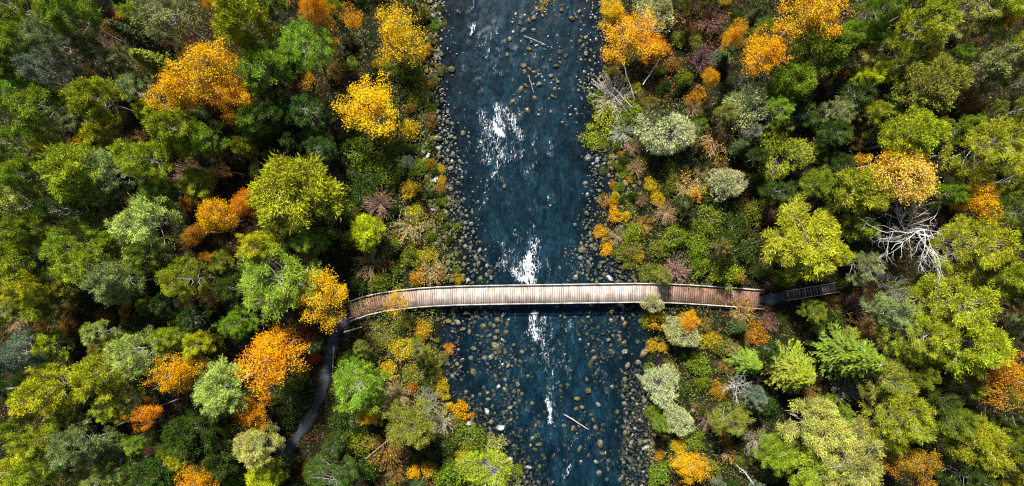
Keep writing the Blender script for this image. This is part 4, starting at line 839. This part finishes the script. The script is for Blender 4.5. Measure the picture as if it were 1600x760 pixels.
# the many smaller stones
def stones(name, items, label, extra=0):
    q = QB(); V0 = []
    base = np.array([[-1, -1, -1], [1, -1, -1], [1, 1, -1], [-1, 1, -1], [-1, -1, 1], [1, -1, 1], [1, 1, 1], [-1, 1, 1]], float)
    # a subdivided cube rounded towards a sphere: 24 quads
    n = 3; u = np.linspace(-1, 1, n); F = []; V = []
    for ax in range(3):
        for sg in (-1, 1):
            a, b = np.meshgrid(u, u); c = np.full_like(a, sg); xyz = [None] * 3; xyz[ax] = c; xyz[(ax + 1) % 3] = a * sg; xyz[(ax + 2) % 3] = b
            o = len(V) and sum(len(v) for v in V); V.append(np.stack(xyz, -1).reshape(-1, 3))
            for i in range(n - 1):
                for j in range(n - 1): k = o + i * n + j; F.append((k, k + 1, k + n + 1, k + n))
    V = np.concatenate(V); V = norm(V) * .75 + V * .25 * .7; F = np.array(F)
    for (x, y, z, R, t) in items:
        s = R * g.uniform(.75, 1.15, 3) * [1.1, .9, .75]; a = g.uniform(0, 6.28); ca, sa = math.cos(a), math.sin(a)
        P = V * s * (1 + .10 * np.sin(V @ g.normal(size=3) * 2.2 + g.uniform(0, 6)))[:, None]
        P = np.c_[P[:, 0] * ca - P[:, 1] * sa, P[:, 0] * sa + P[:, 1] * ca, P[:, 2]] + [x, y, max(z + R * .15, R * .1 if t != 'd' else -R * .2)]
        c = np.array(SC_[t][0]) * g.uniform(.3, .95) if t != 'm' else np.array([.06, .056, .011]) * g.uniform(.4, 1.3)
        q.add(P, F, np.tile(c, (len(F), 1)))
    tag(link(name, q.mesh(name, M['cobble'], True)), label, None, None, "stuff")
for k in range(700):                       # fine cobbles between the boulders along both shores
    py = g.uniform(-10, 770); l, r = edges_px(py); sd_ = g.random() < .5
    px = (l + g.normal() * 14 + 8) if sd_ else (r + g.normal() * 16 - 14)
    x, y, z, R = rz_at(px, py, g.uniform(.9, 2.0)); small.append((x, y, z, R, 'ppqdwd'[g.integers(6)]))
stones("cobbles", small, "small stones and cobbles strewn along both river shores and shallows")

# ---------------------------------------------------------------- ground cover: leaves nobody could count
def cover(name, n, seed, label, size, colour_fn, accept, hmax, dirz):
    g = np.random.default_rng(seed); x = g.uniform(-56, 56, n); y = g.uniform(-29, 29, n)
    d = bank_dist(x, y); keep = accept(x, y, d, g); x, y = x[keep], y[keep]; n = len(x)
    z = gz(x, y); hh = hmax * fbm(x * .55, y * .55, seed + 1, 3) ** 1.5 * 1.6; k = 3
    X = np.repeat(x, k) + g.normal(size=n * k) * .10; Y = np.repeat(y, k) + g.normal(size=n * k) * .10; Z = np.repeat(z + hh * g.uniform(.2, 1, n), k) + .02
    C = np.stack([X, Y, Z], 1); D = g.normal(size=(n * k, 3)) * [1, 1, dirz]; D[:, 2] = np.abs(D[:, 2])
    cl = np.repeat(colour_fn(x, y, d[keep], g), k, 0) * g.uniform(.6, 1.35, (n * k, 1))
    q = QB(); q.blades(C, D, g.uniform(*size, n * k), g.uniform(size[0] * .55, size[1] * .6, n * k), cl, g, side=np.tile([0, 0, 1.], (n * k, 1)) + g.normal(size=(n * k, 3)) * .5)
    tag(link(name, q.mesh(name, M['cover'])), label, None, None, "stuff")
def off_path(x, y):
    px = 800 + x * 16.4; py = 380 - y * 16.4; ok = np.ones(len(x), bool)
    for pts, w in ((PATH_L, 7), (PATH_R, 10), (PATH_R2, 3), ([(1229, 462), (1304, 449)], 9)):
        for (x0, y0), (x1, y1) in zip(pts[:-1], pts[1:]):
            dx, dy = x1 - x0, y1 - y0; t = np.clip(((px - x0) * dx + (py - y0) * dy) / (dx * dx + dy * dy), 0, 1)
            ok &= (px - x0 - t * dx) ** 2 + (py - y0 - t * dy) ** 2 > w * w
    return ok
PAL = np.array([(.080, .115, .012), (.050, .080, .012), (.15, .155, .016), (.16, .070, .014), (.20, .05, .018), (.26, .17, .015), (.10, .06, .025)])
def col_floor(x, y, d, g):
    rust = fbm(x * .13 + 3, y * .13, 91, 3); px = 800 + x * 16.4; py = 380 - y * 16.4
    red = np.clip(sstep(.50, .62, rust) + np.exp(-((px - 1250) / 120) ** 2 - ((py - 465) / 40) ** 2) * 1.3 + np.exp(-((px - 505) / 50) ** 2 - ((py - 545) / 50) ** 2) * 1.2, 0, .95)
    oliv = np.exp(-((px - 630) / 60) ** 2 - ((py - 560) / 70) ** 2) * 1.4
    u = g.random(len(x)); i = np.where(u < red, g.choice([3, 4, 6, 3, 5], len(x)), g.choice([0, 1, 0, 2, 1], len(x))); i = np.where(g.random(len(x)) < oliv, g.choice([2, 5, 2, 0], len(x)), i)
    near = sstep(14, 5, d)[:, None]  # canopy shade put into the leaf colour: darker away from the river
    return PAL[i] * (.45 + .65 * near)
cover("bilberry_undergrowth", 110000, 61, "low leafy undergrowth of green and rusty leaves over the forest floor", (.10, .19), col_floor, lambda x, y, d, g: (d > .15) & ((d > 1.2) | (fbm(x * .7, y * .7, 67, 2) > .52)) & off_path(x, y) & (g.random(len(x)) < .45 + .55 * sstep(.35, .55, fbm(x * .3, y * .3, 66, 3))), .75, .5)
LIT = np.array([(.50, .22, .02), (.30, .09, .02), (.38, .27, .03), (.20, .055, .02), (.24, .15, .07)])
cover("fallen_leaves", 12000, 62, "scattered fallen autumn leaves on ground, path and shore", (.07, .12), lambda x, y, d, g: LIT[g.integers(0, 5, len(x))], lambda x, y, d, g: (d > .2), .03, .15)

# ---------------------------------------------------------------- the forest going on beyond the picture's edges, one mass
def outer_forest():
    g = np.random.default_rng(404); q = QB(); w = QB(); made = 0
    pal = np.array([CO['g'], CO['yg'], CO['dg'], CO['gg'], CO['yo'], CO['ol'], CO['fg']])
    spots = []
    while made < 190:
        x, y = g.uniform(-72, 72), g.uniform(-42, 42)
        if abs(x) < 52.5 and abs(y) < 26.5: continue
        if bank_dist(np.array([x]), np.array([y]))[0] < 3 or any((x - a) ** 2 + (y - b) ** 2 < 9 for a, b in spots): continue
        spots.append((x, y)); made += 1; z = gz1(x, y); H = g.uniform(7, 11.5); R = g.uniform(1.9, 3.0); n = 70; k = 13
        d = norm(g.normal(size=(n, 3))); C = d * (g.uniform(.1, 1, n) ** .45)[:, None] * [R, R, H * .34] + [x, y, z + H * .64]
        CC = np.repeat(C, k, 0) + g.normal(size=(n * k, 3)) * .28; c = pal[g.integers(len(pal))] * g.uniform(.85, 1.15)
        q.blades(CC, g.normal(size=(n * k, 3)) + [0, 0, .4], g.uniform(.3, .5, n * k), g.uniform(.14, .24, n * k), c * g.uniform(.6, 1.35, (n * k, 1)), g)
        q.tube([[x, y, z - .2], [x + .1, y, z + H * .5], [x, y + .1, z + H * .9]], [.16, .11, .03], 5); q.t[-1] = np.tile([.2, .17, .15], (len(q.f[-1]), 1))
    tag(link("surrounding_forest", q.mesh("surrounding_forest", M['cover'])), "mixed autumn forest going on all around beyond the nearer trees", None, None, "stuff")
outer_forest()

g = np.random.default_rng(909); q = QB(); C = []
for k in range(420):                       # leaves dropped on the deck, mostly under the trees at both ends
    u = g.beta(.7, .7); p, a = deck_at(u * s_[-1], g.uniform(-.8, .8), .035)
    if .3 < u < .62 and g.random() < .8: continue
    C.append(p)
C = np.array(C); D = g.normal(size=C.shape) * [1, 1, .12]
q.blades(C, D, g.uniform(.06, .13, len(C)), g.uniform(.05, .09, len(C)), LIT[g.integers(0, 5, len(C))], g, side=np.tile([0, 0, 1.], (len(C), 1)))
tag(link("deck_leaves", q.mesh("deck_leaves", M['cover'])), "fallen leaves scattered on the footbridge planks", None, None, "stuff")
